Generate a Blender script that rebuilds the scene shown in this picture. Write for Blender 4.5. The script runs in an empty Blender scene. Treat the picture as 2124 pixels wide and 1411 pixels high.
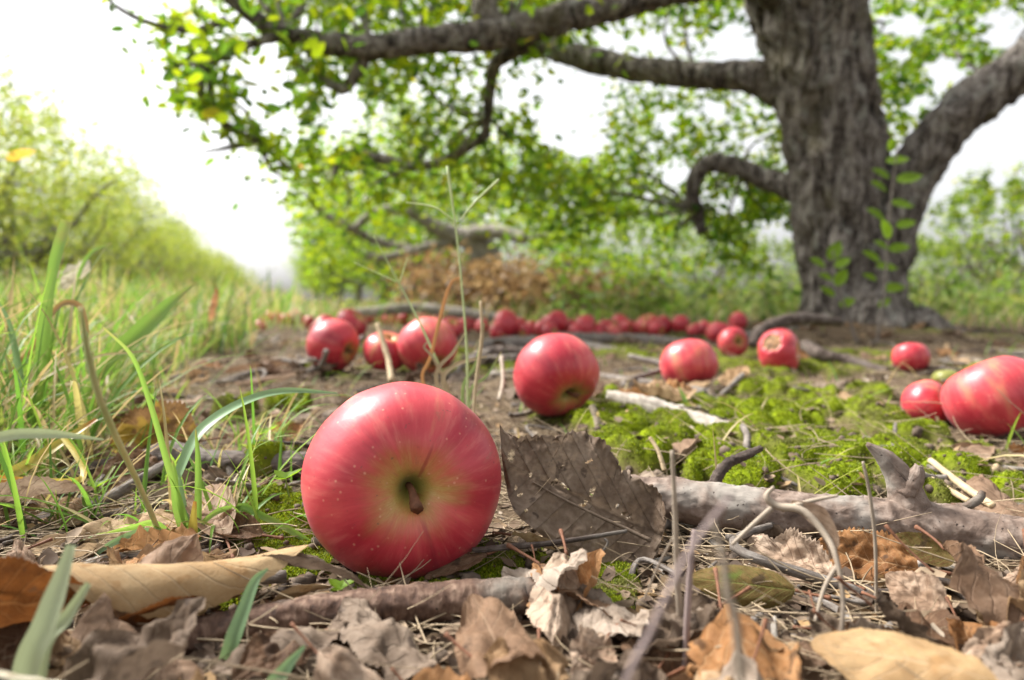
import bpy, math, random
import numpy as np
from mathutils import Vector, Matrix
R = math.radians
rng = np.random.default_rng(7)
random.seed(7)
sc = bpy.context.scene
C = sc.collection

# ------------------------------------------------------------------ camera
CAM_H = 0.103
F_PX, CX, CY, HOR = 1416.0, 1062.0, 705.5, 620.0      # layout measures of the 2124 x 1411 photograph
PITCH = math.atan((CY - HOR) / F_PX)
cam = bpy.data.cameras.new('camera')
cam.lens = 24.0; cam.sensor_width = 36.0
cam.clip_start = 0.004; cam.clip_end = 2000.0
cam.dof.use_dof = True
cam.dof.focus_distance = 0.270
cam.dof.aperture_fstop = 8.4
cam.dof.aperture_blades = 0
cam_o = bpy.data.objects.new('camera', cam)
cam_o.location = (0, 0, CAM_H)
cam_o.rotation_euler = (math.pi / 2 - PITCH, 0, 0)
C.objects.link(cam_o)
sc.camera = cam_o

# ------------------------------------------------------------------ sky, sun, exposure
SUN_EL, SUN_AZ = R(50), R(-62)          # high, ahead of the camera and to its left, behind cloud
w = bpy.data.worlds.new('World'); sc.world = w; w.use_nodes = True
nt = w.node_tree; nt.nodes.clear()
sky = nt.nodes.new('ShaderNodeTexSky'); sky.sky_type = 'NISHITA'; sky.sun_disc = False
sky.sun_elevation = SUN_EL; sky.sun_rotation = SUN_AZ
sky.air_density = 1.0; sky.dust_density = 4.0; sky.ozone_density = 1.0
hs = nt.nodes.new('ShaderNodeHueSaturation'); hs.inputs['Saturation'].default_value = 0.10
bg = nt.nodes.new('ShaderNodeBackground'); bg.inputs['Strength'].default_value = 0.085
wo = nt.nodes.new('ShaderNodeOutputWorld')
nt.links.new(sky.outputs[0], hs.inputs['Color']); nt.links.new(hs.outputs[0], bg.inputs[0]); nt.links.new(bg.outputs[0], wo.inputs[0])
sun = bpy.data.lights.new('sun', 'SUN'); sun.energy = 2.6; sun.angle = R(15); sun.color = (1.0, 0.96, 0.9)
sun_o = bpy.data.objects.new('sun', sun)
sd = Vector((math.sin(SUN_AZ) * math.cos(SUN_EL), math.cos(SUN_AZ) * math.cos(SUN_EL), math.sin(SUN_EL)))
sun_o.rotation_euler = (-sd).to_track_quat('-Z', 'Y').to_euler()
sun_o.location = (0, 0, 6)
C.objects.link(sun_o)
sc.view_settings.view_transform = 'Standard'; sc.view_settings.look = 'None'
sc.view_settings.exposure = 1.85; sc.view_settings.gamma = 1.0
sc.cycles.max_bounces = 8; sc.cycles.diffuse_bounces = 4; sc.cycles.glossy_bounces = 3
sc.cycles.transmission_bounces = 5; sc.cycles.use_denoising = True

# ------------------------------------------------------------------ noise
PERM = np.random.default_rng(11).permutation(256).astype(np.int64)
PERM = np.concatenate([PERM, PERM, PERM])
GRAD = np.random.default_rng(12).normal(size=(256, 3)); GRAD /= np.linalg.norm(GRAD, axis=1)[:, None]
def perlin(p):
    p = np.asarray(p, dtype=np.float64)
    i = np.floor(p).astype(np.int64); f = p - i; i &= 255
    u = f * f * f * (f * (f * 6 - 15) + 10)
    out = 0
    for dx in (0, 1):
        for dy in (0, 1):
            for dz in (0, 1):
                h = PERM[PERM[PERM[(i[..., 0] + dx) & 255] + ((i[..., 1] + dy) & 255)] + ((i[..., 2] + dz) & 255)]
                g = GRAD[h]
                d = g[..., 0] * (f[..., 0] - dx) + g[..., 1] * (f[..., 1] - dy) + g[..., 2] * (f[..., 2] - dz)
                wgt = (u[..., 0] if dx else 1 - u[..., 0]) * (u[..., 1] if dy else 1 - u[..., 1]) * (u[..., 2] if dz else 1 - u[..., 2])
                out = out + d * wgt
    return out * 1.5
def n2(x, y, s, z=0.0):
    x = np.asarray(x, dtype=np.float64); y = np.asarray(y, dtype=np.float64)
    return perlin(np.stack([x * s + 17.3, y * s - 5.1, np.full_like(x, z + 0.37)], -1))
def sstep(a, b, x):
    t = np.clip((x - a) / (b - a), 0, 1); return t * t * (3 - 2 * t)
def worley(x, y, s, seed=0):
    x = np.asarray(x, dtype=np.float64) * s; y = np.asarray(y, dtype=np.float64) * s
    ix = np.floor(x).astype(np.int64); iy = np.floor(y).astype(np.int64)
    best = np.full(x.shape, 9.0)
    for dx in (-1, 0, 1):
        for dy in (-1, 0, 1):
            h1 = PERM[PERM[(ix + dx + seed) & 255] + ((iy + dy) & 255)]
            h2 = PERM[h1 + 71]
            d = np.hypot(ix + dx + h1 / 255.0 - x, iy + dy + h2 / 255.0 - y)
            best = np.minimum(best, d)
    return best

# ------------------------------------------------------------------ layout helpers
def ray(px, py):
    a = (px - CX) / F_PX; b = -(py - CY) / F_PX
    return np.array([a, math.cos(PITCH) + b * math.sin(PITCH), -math.sin(PITCH) + b * math.cos(PITCH)])
def P(px, py, Y):
    d = ray(px, py); return np.array([0, 0, CAM_H]) + d * (Y / d[1])
def proj(p):
    """world points (n,3) to photo pixels"""
    p = np.asarray(p, dtype=np.float64)
    q = p - np.array([0, 0, CAM_H])
    dep = q[:, 1] * math.cos(PITCH) - q[:, 2] * math.sin(PITCH)
    up = q[:, 1] * math.sin(PITCH) + q[:, 2] * math.cos(PITCH)
    return CX + F_PX * q[:, 0] / dep, CY - F_PX * up / dep
def low(x, y):
    """gentle lie of the land"""
    x = np.asarray(x, dtype=np.float64); y = np.asarray(y, dtype=np.float64)
    h = 0.012 * np.exp(-(((x + 0.22) / 0.22) ** 2 + ((y - 0.98) / 0.35) ** 2))
    edge = -0.1 - 0.32 * y
    h = h + 0.03 * sstep(0.0, 1.2, edge - x)
    h = h + 0.05 * np.exp(-(((x - 0.92) / 0.38) ** 2 + ((y - 1.95) / 0.33) ** 2))
    far = sstep(1.2, 6.0, np.hypot(x, y))
    h = h + far * 0.04 * n2(x, y, 0.35, 4.0)
    return h
# moss patches: (px, py, radius px, strength) as seen on the ground
def G0(px, py):
    d = ray(px, py); t = -CAM_H / d[2]; return d * t + np.array([0, 0, CAM_H])
MOSS = [(1230, 850, 70, .8), (1450, 900, 110, 1.0), (1400, 940, 100, .95), (1850, 900, 90, .9), (1900, 970, 80, .9), (1700, 860, 100, .85), (1560, 830, 90, .75), (2000, 1000, 60, .8), (1300, 900, 120, 1.0), (1420, 860, 90, .8), (1560, 880, 130, .95), (1690, 960, 130, 1.1), (1800, 960, 120, 1.0), (1620, 930, 120, 1.0), (1330, 960, 110, 1.0),
        (1850, 1010, 70, .9), (1500, 1000, 110, 1.0), (1930, 1050, 60, .9), (2100, 1040, 50, .8), (1250, 880, 80, .8), (1740, 1020, 90, 1.0), (1950, 930, 60, .5),
        (590, 1100, 120, 1.1), (640, 1150, 90, 1.1), (970, 1180, 110, 1.1), (1100, 1170, 60, 1.0), (1240, 1195, 90, 1.1), (470, 1240, 80, 1.0), (800, 1205, 70, 1.0), (560, 1000, 60, .9), (600, 865, 60, .6), (480, 870, 60, .6),
        (660, 790, 50, .7), (840, 790, 40, .5), (1800, 830, 70, .5), (1650, 800, 70, .5), (1010, 790, 40, .4), (1560, 780, 50, .4), (1900, 790, 50, .5), (700, 1240, 30, .4)]
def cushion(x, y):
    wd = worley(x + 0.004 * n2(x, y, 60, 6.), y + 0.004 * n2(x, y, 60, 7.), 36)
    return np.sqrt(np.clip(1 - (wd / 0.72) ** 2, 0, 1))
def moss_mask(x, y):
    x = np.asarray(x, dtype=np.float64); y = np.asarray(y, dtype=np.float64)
    return moss_raw(x, y) * sstep(0.12, 0.5, cushion(x, y) + 0.15 * n2(x, y, 90, 13.))  # bare soil between cushions, also painting in the shade of the gaps
def moss_raw(x, y):
    x = np.asarray(x, dtype=np.float64); y = np.asarray(y, dtype=np.float64)
    m = np.zeros_like(x)
    for px, py, r, s in MOSS:
        g = G0(px, py); rx = r / F_PX * g[1]; ry = rx * 1.6 + 0.004
        m = np.maximum(m, s * np.exp(-(((x - g[0]) / rx) ** 2 + ((y - g[1]) / ry) ** 2)))
    nz = 0.5 + 0.5 * n2(x, y, 16, 2.0) + 0.30 * n2(x, y, 55, 3.0)
    m = m * (0.35 + 1.0 * nz)
    ambient = sstep(0.54, 0.85, 0.5 + 0.6 * n2(x, y, 5, 8.0) + 0.25 * n2(x, y, 22, 9.0)) * sstep(0.3, 0.5, y) * (1 - sstep(1.3, 2.4, y)) * sstep(-0.05, 0.05, x - (-0.05 - 0.28 * y))
    return np.clip(np.maximum(sstep(0.27, 0.52, m), 0.75 * ambient), 0, 1)
def hgt(x, y, fine=True):
    x = np.asarray(x, dtype=np.float64); y = np.asarray(y, dtype=np.float64)
    h = low(x, y) + 0.004 * n2(x, y, 5) + 0.0032 * n2(x, y, 18, 1.0)
    r = np.hypot(x, y)
    near = 1 - sstep(0.9, 3.0, r)
    # nearest strip sinks a little so that the litter does not stand against the lens
    h = h - 0.010 * (1 - sstep(0.10, 0.20, r))
    m = moss_raw(x, y)
    dome = cushion(x, y)
    big = sstep(0.28, 0.40, r)
    h = h + m * near * ((0.020 * dome + 0.007 * n2(x, y, 14, 12.)) * big + 0.0035 * dome * (1 - big))
    if fine:
        h = h + near * (1 - 0.6 * m) * (0.0022 * n2(x, y, 75, 3.) + 0.0014 * np.abs(n2(x, y, 170, 4.)) + 0.0008 * n2(x, y, 380, 5.))
        h = h + near * m * 0.0006 * n2(x, y, 500, 5.)
    return h
def H(x, y):
    return float(hgt(np.array([x]), np.array([y]), False)[0])
def G(px, py, lift=0.0):
    """point of the ground seen at a pixel"""
    d = ray(px, py); z = 0.0
    for _ in range(6):
        t = (z + lift - CAM_H) / d[2]; q = d * t; z = H(q[0], q[1])
    return np.array([q[0], q[1], z + lift])

# ------------------------------------------------------------------ mesh helpers
def mesh(name, V, F, mat, uv=None, attrs=None, smooth=True, mats=None):
    V = np.asarray(V, dtype=np.float32)
    me = bpy.data.meshes.new(name)
    if isinstance(F, np.ndarray):
        nf, k = F.shape; loops = F.astype(np.int32).ravel(); tot = np.full(nf, k, np.int32)
    else:
        tot = np.array([len(f) for f in F], np.int32); loops = np.array([i for f in F for i in f], np.int32); nf = len(F)
    start = np.zeros(nf, np.int32); start[1:] = np.cumsum(tot)[:-1]
    me.vertices.add(len(V)); me.vertices.foreach_set('co', V.ravel())
    me.loops.add(len(loops)); me.loops.foreach_set('vertex_index', loops)
    me.polygons.add(nf); me.polygons.foreach_set('loop_start', start); me.polygons.foreach_set('loop_total', tot)
    me.polygons.foreach_set('use_smooth', np.full(nf, smooth, bool))
    if uv is not None:
        l = me.uv_layers.new(name='UVMap'); l.data.foreach_set('uv', np.asarray(uv, np.float32)[loops].ravel())
    for k, a in (attrs or {}).items():
        a = np.asarray(a, np.float32)
        at = me.attributes.new(k, 'FLOAT', 'POINT'); at.data.foreach_set('value', a)
    me.update(calc_edges=True); me.validate()
    if mat: me.materials.append(mat)
    return me
def obj(name, me, parent=None, loc=None):
    o = bpy.data.objects.new(name, me); C.objects.link(o)
    if parent is not None: o.parent = parent
    if loc is not None: o.location = loc
    return o
def tag(o, label=None, cat=None, group=None, kind=None):
    if label: o['label'] = label
    if cat: o['category'] = cat
    if group: o['group'] = group
    if kind: o['kind'] = kind
    return o
def thing(name, loc, label, cat, group=None):
    o = bpy.data.objects.new(name, None); C.objects.link(o); o.location = [float(v) for v in loc]
    o.empty_display_size = 0.02
    return tag(o, label, cat, group)
def copy_tree(o):
    c = o.copy(); C.objects.link(c)
    for ch in o.children:
        d = ch.copy(); C.objects.link(d); d.parent = c
        for g in ch.children:
            e = g.copy(); C.objects.link(e); e.parent = d
    return c
def catmull(P_, n):
    P_ = np.asarray(P_, dtype=np.float64)
    if len(P_) == 2: 
        t = np.linspace(0, 1, n)[:, None]; return P_[0] * (1 - t) + P_[1] * t
    Q = np.vstack([2 * P_[0] - P_[1], P_, 2 * P_[-1] - P_[-2]])
    out = []
    m = len(P_) - 1
    for s in np.linspace(0, m - 1e-9, n):
        i = int(s); t = s - i
        p0, p1, p2, p3 = Q[i], Q[i + 1], Q[i + 2], Q[i + 3]
        out.append(0.5 * ((2 * p1) + (-p0 + p2) * t + (2 * p0 - 5 * p1 + 4 * p2 - p3) * t * t + (-p0 + 3 * p1 - 3 * p2 + p3) * t ** 3))
    return np.array(out)
def frames(c):
    T = np.gradient(c, axis=0); T /= np.linalg.norm(T, axis=1)[:, None] + 1e-12
    a = np.array([0, 0, 1.0]) if abs(T[0][2]) < 0.8 else np.array([0, 1.0, 0])
    N = np.zeros_like(c); n = a - T[0] * (a @ T[0]); n /= np.linalg.norm(n); N[0] = n
    for i in range(1, len(c)):
        n = N[i - 1] - T[i] * (N[i - 1] @ T[i]); n /= np.linalg.norm(n) + 1e-12; N[i] = n
    return T, N, np.cross(T, N)
def tube(pts, rad, segs=12, n=40, amp=0.0, fr=8.0, seed=0.0, flat=1.0, ridge=0.0, nridge=9):
    """bent, tapering, uneven round bar; rad: list of radii along pts. Closed ends"""
    c = catmull(pts, n); pr = np.interp(np.linspace(0, 1, n), np.linspace(0, 1, len(rad)), rad)
    T, N, B = frames(c)
    L = np.concatenate([[0], np.cumsum(np.linalg.norm(np.diff(c, axis=0), axis=1))])
    ang = np.linspace(0, 2 * math.pi, segs, endpoint=False)
    ca, sa = np.cos(ang), np.sin(ang)
    rr = pr[:, None] * np.ones(segs)[None]
    if amp:
        q = np.stack([np.repeat(L[:, None] / pr.mean() * fr * 0.12 + seed * 3.1, segs, 1), np.repeat(ca[None] * fr * 0.16, n, 0) + seed, np.repeat(sa[None] * fr * 0.16, n, 0) - seed], -1)
        rr = rr * (1 + amp * (perlin(q) + 0.5 * perlin(q * 2.3 + 9)))
    if ridge:
        q = np.stack([np.repeat(L[:, None] / pr.mean() * 0.9 + seed, segs, 1), np.repeat(ca[None] * nridge * .35, n, 0), np.repeat(sa[None] * nridge * .35, n, 0)], -1)
        v = perlin(q); v2 = perlin(q * 2.1 + 4.4)
        rr = rr * (1 + ridge * (1 - 2 * np.abs(v)) * .6 + ridge * (0.5 - np.abs(v2)) * .6)
    if amp and segs >= 12:
        q = np.stack([np.repeat(L[:, None] / pr.mean() * 1.6 + seed, segs, 1), np.repeat(ca[None] * 3.2, n, 0), np.repeat(sa[None] * 3.2, n, 0)], -1)
        rr = rr * (1 + .05 * perlin(q * 1.0) + .035 * perlin(q * np.array([1.2, 3.0, 3.0]) + 7))
        jit = np.abs(perlin(np.stack([ca * 3 + seed, sa * 3, 0 * ca], -1))) * 1.6
        c0_, c1_ = c[0] - 0, c[-1] - 0
    V = c[:, None] + rr[..., None] * (N[:, None] * ca[None, :, None] + flat * B[:, None] * sa[None, :, None])
    if amp and segs >= 12:
        V[-1] += T[-1] * (jit * pr[-1])[:, None]; V[0] -= T[0] * (jit * pr[0])[:, None]
    V = V.reshape(-1, 3)
    i = np.arange(n - 1)[:, None] * segs; j = np.arange(segs)[None]; j2 = (j + 1) % segs
    F = np.stack([i + j, i + j2, i + segs + j2, i + segs + j], -1).reshape(-1, 4)
    Fl = [tuple(f) for f in F.tolist()]
    nv = len(V)
    V = np.vstack([V, c[0] - T[0] * pr[0] * .15, c[-1] + T[-1] * pr[-1] * .25])
    for k in range(segs):
        Fl.append((nv, (k + 1) % segs, k)); Fl.append((nv + 1, (n - 1) * segs + k, (n - 1) * segs + (k + 1) % segs))
    uv = np.stack([np.repeat(L[:, None], segs, 1), np.repeat((ang / 2 / math.pi)[None], n, 0)], -1).reshape(-1, 2)
    uv = np.vstack([uv, [[0, 0], [L[-1], 0]]])
    return V, Fl, uv
def merge(parts):
    Vs, Fs, us, k = [], [], [], 0
    for V, F, uv in parts:
        Vs.append(V); us.append(uv); Fs += [tuple(int(i) + k for i in f) for f in (F.tolist() if isinstance(F, np.ndarray) else F)]; k += len(V)
    return np.vstack(Vs), Fs, np.vstack(us)

# ------------------------------------------------------------------ materials
class M:
    def __init__(s, name):
        s.m = bpy.data.materials.new(name); s.m.use_nodes = True; s.t = s.m.node_tree; s.t.nodes.clear()
        s.out = s.t.nodes.new('ShaderNodeOutputMaterial')
    def n(s, typ, props=None, **ins):
        nd = s.t.nodes.new('ShaderNode' + typ)
        for k, v in (props or {}).items(): setattr(nd, k, v)
        for k, v in ins.items():
            k = k.replace('_', ' ')
            s.put(nd.inputs[int(k[1:])] if k[0] == 'i' and k[1:].isdigit() else nd.inputs[k], v)
        return nd
    def put(s, sock, v):
        if isinstance(v, bpy.types.NodeSocket): s.t.links.new(v, sock)
        elif isinstance(v, bpy.types.Node): s.t.links.new(v.outputs[0], sock)
        elif isinstance(v, (tuple, list)) and len(v) == 3 and sock.type == 'RGBA': sock.default_value = (*v, 1)
        else: sock.default_value = v
    def math(s, op, a, b=None, clamp=False):
        nd = s.t.nodes.new('ShaderNodeMath'); nd.operation = op; nd.use_clamp = clamp
        s.put(nd.inputs[0], a)
        if b is not None: s.put(nd.inputs[1], b)
        return nd.outputs[0]
    def mix(s, f, a, b, mode='MIX'):
        nd = s.t.nodes.new('ShaderNodeMix'); nd.data_type = 'RGBA'; nd.blend_type = mode
        s.put(nd.inputs[0], f); s.put(nd.inputs[6], a); s.put(nd.inputs[7], b); return nd.outputs[2]
    def ramp(s, f, stops, interp='LINEAR'):
        nd = s.t.nodes.new('ShaderNodeValToRGB'); s.put(nd.inputs[0], f); cr = nd.color_ramp; cr.interpolation = interp
        while len(cr.elements) < len(stops): cr.elements.new(0.5)
        for e, (p, c) in zip(cr.elements, stops): e.position = p; e.color = (*c, 1) if len(c) == 3 else c
        return nd.outputs[0]
    def rng(s, v, a, b, c=0.0, d=1.0, smooth=True):
        nd = s.t.nodes.new('ShaderNodeMapRange'); nd.interpolation_type = 'SMOOTHSTEP' if smooth else 'LINEAR'
        s.put(nd.inputs[0], v)
        for i, x in enumerate((a, b, c, d)): nd.inputs[1 + i].default_value = x
        return nd.outputs[0]
    def noise(s, vec, scale, detail=4, rough=.55, dist=0.0):
        nd = s.t.nodes.new('ShaderNodeTexNoise'); s.put(nd.inputs['Vector'], vec)
        nd.inputs['Scale'].default_value = scale; nd.inputs['Detail'].default_value = detail; nd.inputs['Roughness'].default_value = rough; nd.inputs['Distortion'].default_value = dist
        return nd.outputs[0]
    def mapping(s, vec, sc_):
        nd = s.t.nodes.new('ShaderNodeMapping'); s.put(nd.inputs[0], vec); nd.inputs['Scale'].default_value = sc_; return nd.outputs[0]
    def attr(s, name):
        nd = s.t.nodes.new('ShaderNodeAttribute'); nd.attribute_name = name; return nd.outputs['Fac']
    def co(s, k): return s.t.nodes.new('ShaderNodeTexCoord').outputs[k]
    def bump(s, h, strength=.5, dist=.002):
        nd = s.t.nodes.new('ShaderNodeBump'); nd.inputs['Strength'].default_value = strength; nd.inputs['Distance'].default_value = dist
        s.put(nd.inputs['Height'], h); return nd.outputs[0]
    def island(s): return s.t.nodes.new('ShaderNodeNewGeometry').outputs['Random Per Island']
    def orand(s): return s.t.nodes.new('ShaderNodeObjectInfo').outputs['Random']
    def pbr(s, col, rough=.7, normal=None, spec=.4, **k):
        b = s.n('BsdfPrincipled', Base_Color=col, Roughness=rough)
        b.inputs['Specular IOR Level'].default_value = spec
        if normal is not None: s.put(b.inputs['Normal'], normal)
        for kk, v in k.items(): s.put(b.inputs[kk.replace('_', ' ')], v)
        return b
    def end(s, sh):
        s.t.links.new(sh.outputs[0], s.out.inputs[0]); return s.m
    def leafy(s, col, tcol, fac=.4, rough=.5, spec=.3, normal=None):
        b = s.pbr(col, rough, normal, spec)
        t = s.n('BsdfTranslucent', Color=tcol)
        if normal is not None: s.put(t.inputs['Normal'], normal)
        m = s.t.nodes.new('ShaderNodeMixShader'); s.put(m.inputs[0], fac); s.t.links.new(b.outputs[0], m.inputs[1]); s.t.links.new(t.outputs[0], m.inputs[2])
        return s.end(m)

def mat_ground():
    m = M('soil_and_moss'); p = m.co('Object')
    a = m.noise(p, 38, 6, .65); b = m.noise(p, 230, 4, .6); c = m.noise(p, 6, 3)
    soil = m.ramp(a, [(.30, (.014, .009, .006)), (.5, (.048, .032, .020)), (.72, (.13, .092, .058))])
    soil = m.mix(m.math('MULTIPLY', b, .4), soil, (.17, .125, .082))
    soil = m.mix(m.rng(b, .58, .75), soil, (.015, .011, .008))
    soil = m.mix(m.rng(c, .5, .7, 0, .4), soil, (.16, .115, .07))
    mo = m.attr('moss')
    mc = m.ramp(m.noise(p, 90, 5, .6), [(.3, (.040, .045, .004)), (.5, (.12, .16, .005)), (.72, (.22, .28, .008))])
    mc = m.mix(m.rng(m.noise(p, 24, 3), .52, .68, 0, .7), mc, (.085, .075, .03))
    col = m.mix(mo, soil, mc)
    gr = m.attr('turf')
    col = m.mix(m.math('MULTIPLY', gr, .6), col, m.ramp(m.noise(p, 9, 4), [(.35, (.06, .075, .02)), (.65, (.17, .17, .06))]))
    bm = m.bump(m.math('ADD', a, m.math('MULTIPLY', m.noise(p, 900, 3, .7), .5)), .6, .0015)
    return m.end(m.pbr(col, .95, bm, .08))
def mat_moss():
    m = M('moss_leaflets'); r = m.island(); p = m.co('Object')
    c = m.ramp(r, [(0, (.06, .075, .004)), (.45, (.18, .24, .006)), (.8, (.29, .37, .010)), (1, (.34, .30, .03))])
    c = m.mix(m.rng(m.noise(p, 24, 3), .52, .68, 0, .75), c, (.13, .115, .045))
    return m.leafy(c, c, .35, .6)
def mat_bark(name, c0, c1, c2, stretch=(60, 3.0, 1), scale=1.0, lichen=None, spots=None, rough=.82, crack=.6):
    """bark over tube UVs: u metres along, v once round"""
    m = M(name); uv = m.co('UV'); p = m.co('Object')
    q = m.mapping(uv, (stretch[0] * scale, stretch[1] * scale, 1))
    a = m.noise(p, 160 * scale, 5, .65); b = m.noise(q, 2.5, 5, .6, .6)
    col = m.ramp(m.math('ADD', m.math('MULTIPLY', a, .55), m.math('MULTIPLY', b, .45)), [(.30, c0), (.5, c1), (.70, c2)])
    if lichen: col = m.mix(m.rng(m.noise(p, 30 * scale, 4), .52, .66, 0, .8), col, lichen)
    if spots: col = m.mix(m.rng(m.noise(p, 520 * scale, 2), .66, .74), col, spots)
    col = m.mix(m.rng(b, .36, .28, 0, crack), col, tuple(x * .25 for x in c0))
    h = m.math('ADD', m.math('MULTIPLY', b, 1.0), m.math('MULTIPLY', a, .5))
    return m.end(m.pbr(col, rough, m.bump(h, .7, .0012), .3))
def mat_trunk():
    m = M('old_tree_bark'); p = m.co('Object')
    q = m.mapping(p, (1, 1, .28))
    a = m.noise(q, 48, 6, .62, .6); b = m.noise(p, 120, 5, .65); c = m.noise(p, 6, 3); d = m.noise(p, 22, 4, .6)
    col = m.ramp(m.math('ADD', m.math('MULTIPLY', a, .65), m.math('MULTIPLY', b, .35)), [(.38, (.018, .014, .012)), (.45, (.085, .070, .060)), (.54, (.24, .21, .185)), (.66, (.46, .43, .39))])
    col = m.mix(m.rng(d, .56, .66, 0, .55), col, (.36, .36, .32))
    col = m.mix(m.rng(d, .42, .32, 0, .5), col, (.03, .022, .017))
    col = m.mix(m.rng(c, .55, .7, 0, .45), col, (.10, .085, .03))
    h = m.math('ADD', a, m.math('MULTIPLY', b, .4))
    return m.end(m.pbr(col, .9, m.bump(h, 1.0, .022), .2))
def mat_crown(name, stops, tstops, fac=.45):
    m = M(name); r = m.island(); p = m.co('Object')
    v = m.math('ADD', m.math('MULTIPLY', r, .8), m.math('MULTIPLY', m.math('SUBTRACT', m.noise(p, 5, 2), .5), .9), True)
    return m.leafy(m.ramp(v, stops), m.ramp(v, tstops), fac, .45, .22)
def mat_grass(name, dry=.15):
    m = M(name); r = m.island(); p = m.co('UV')
    v = m.attr('along')
    c = m.ramp(r, [(0, (.05, .13, .03)), (.3, (.11, .22, .034)), (.58, (.18, .29, .045)), (.80 - dry * .6, (.28, .32, .08)), (.86 - dry * .6, (.42, .33, .15)), (1, (.50, .40, .23))])
    t = m.ramp(r, [(0, (.14, .30, .035)), (.3, (.24, .42, .05)), (.58, (.35, .48, .06)), (.80 - dry * .6, (.45, .50, .10)), (.86 - dry * .6, (.46, .34, .14)), (1, (.48, .36, .18))])
    ln = m.n('TexWave', {'wave_type': 'BANDS', 'bands_direction': 'Y'}, Vector=p); ln.inputs['Scale'].default_value = 2.2; ln.inputs['Distortion'].default_value = .3
    c = m.mix(m.math('MULTIPLY', ln.outputs['Fac'], .25), c, (.22, .32, .10))
    yel = m.rng(m.math('ADD', v, m.math('MULTIPLY', m.math('SUBTRACT', m.noise(m.co('Object'), 30), .5), .5)), .86, 1.05, 0, .7)
    c = m.mix(yel, c, (.40, .32, .08)); t = m.mix(yel, t, (.45, .36, .08))
    return m.leafy(c, t, .42, .45, .25)
def mat_plain_grass(name, c, t, c2=None, fac=.4):
    m = M(name); p = m.co('Object'); v = m.attr('along')
    ln = m.n('TexWave', {'wave_type': 'BANDS', 'bands_direction': 'Y'}, Vector=m.co('UV')); ln.inputs['Scale'].default_value = 2.6; ln.inputs['Distortion'].default_value = .4
    cc = m.mix(m.math('MULTIPLY', ln.outputs['Fac'], .35), c, tuple(min(1, x * 1.7 + .02) for x in c))
    f = m.rng(m.noise(p, 60, 3), .45, .7, 0, .6)
    tip = m.math('ADD', m.math('MULTIPLY', f, .5), m.rng(m.math('ADD', v, m.math('MULTIPLY', m.noise(p, 90, 2), .3)), .95, 1.15, 0, .8), True)
    if c2: cc = m.mix(tip, cc, c2); tt = m.mix(tip, t, c2)
    else: tt = m.mix(0, t, t)
    return m.leafy(cc, tt, fac, .42, .45)
def mat_dry(name, c0, c1, c2, spot=(.05, .03, .02), vein=(.30, .22, .14), fac=.28, green=None, veins=.5):
    """dead leaf over leaf UVs: u 0..1 along, v 0..1 across"""
    m = M(name); uv = m.co('UV'); p = m.co('Object')
    sx = m.n('SeparateXYZ', Vector=uv)
    u, v = sx.outputs[0], sx.outputs[1]
    av = m.math('ABSOLUTE', m.math('SUBTRACT', v, .5))
    lo = m.math('ADD', m.noise(p, 55, 4, .6), m.math('MULTIPLY', m.math('SUBTRACT', m.orand(), .5), .42))
    hi = m.noise(p, 420, 4, .65)
    col = m.ramp(m.math('ADD', m.math('MULTIPLY', lo, .72), m.math('MULTIPLY', hi, .28)), [(.30, c0), (.5, c1), (.70, c2)])
    if green: col = m.mix(m.rng(m.math('ADD', m.noise(p, 40, 3), m.math('MULTIPLY', av, -.2)), .52, .58), col, green)
    k = m.math('FRACT', m.math('MULTIPLY', m.math('SUBTRACT', u, m.math('MULTIPLY', av, .55)), 8.0))
    sv = m.rng(m.math('ABSOLUTE', m.math('SUBTRACT', k, .5)), .07, .0)
    mid = m.rng(av, .022, .006)
    vv = m.math('MAXIMUM', sv, mid)
    net = m.n('TexVoronoi', {'feature': 'DISTANCE_TO_EDGE'}, Vector=p); net.inputs['Scale'].default_value = 650
    nv = m.rng(net.outputs[0], .08, .0, 0, .35)
    col = m.mix(m.math('MULTIPLY', vv, veins), col, vein)
    col = m.mix(m.math('MULTIPLY', nv, veins), col, vein)
    col = m.mix(m.rng(m.noise(p, 130, 3), .62, .70, 0, .75), col, spot)
    h = m.math('ADD', m.math('MULTIPLY', vv, -.6), m.math('ADD', m.math('MULTIPLY', hi, .5), m.math('MULTIPLY', nv, -.4)))
    t = m.mix(.25, col, c2)
    return m.leafy(col, t, fac, .68, .16, m.bump(h, .7, .0006))
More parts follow.
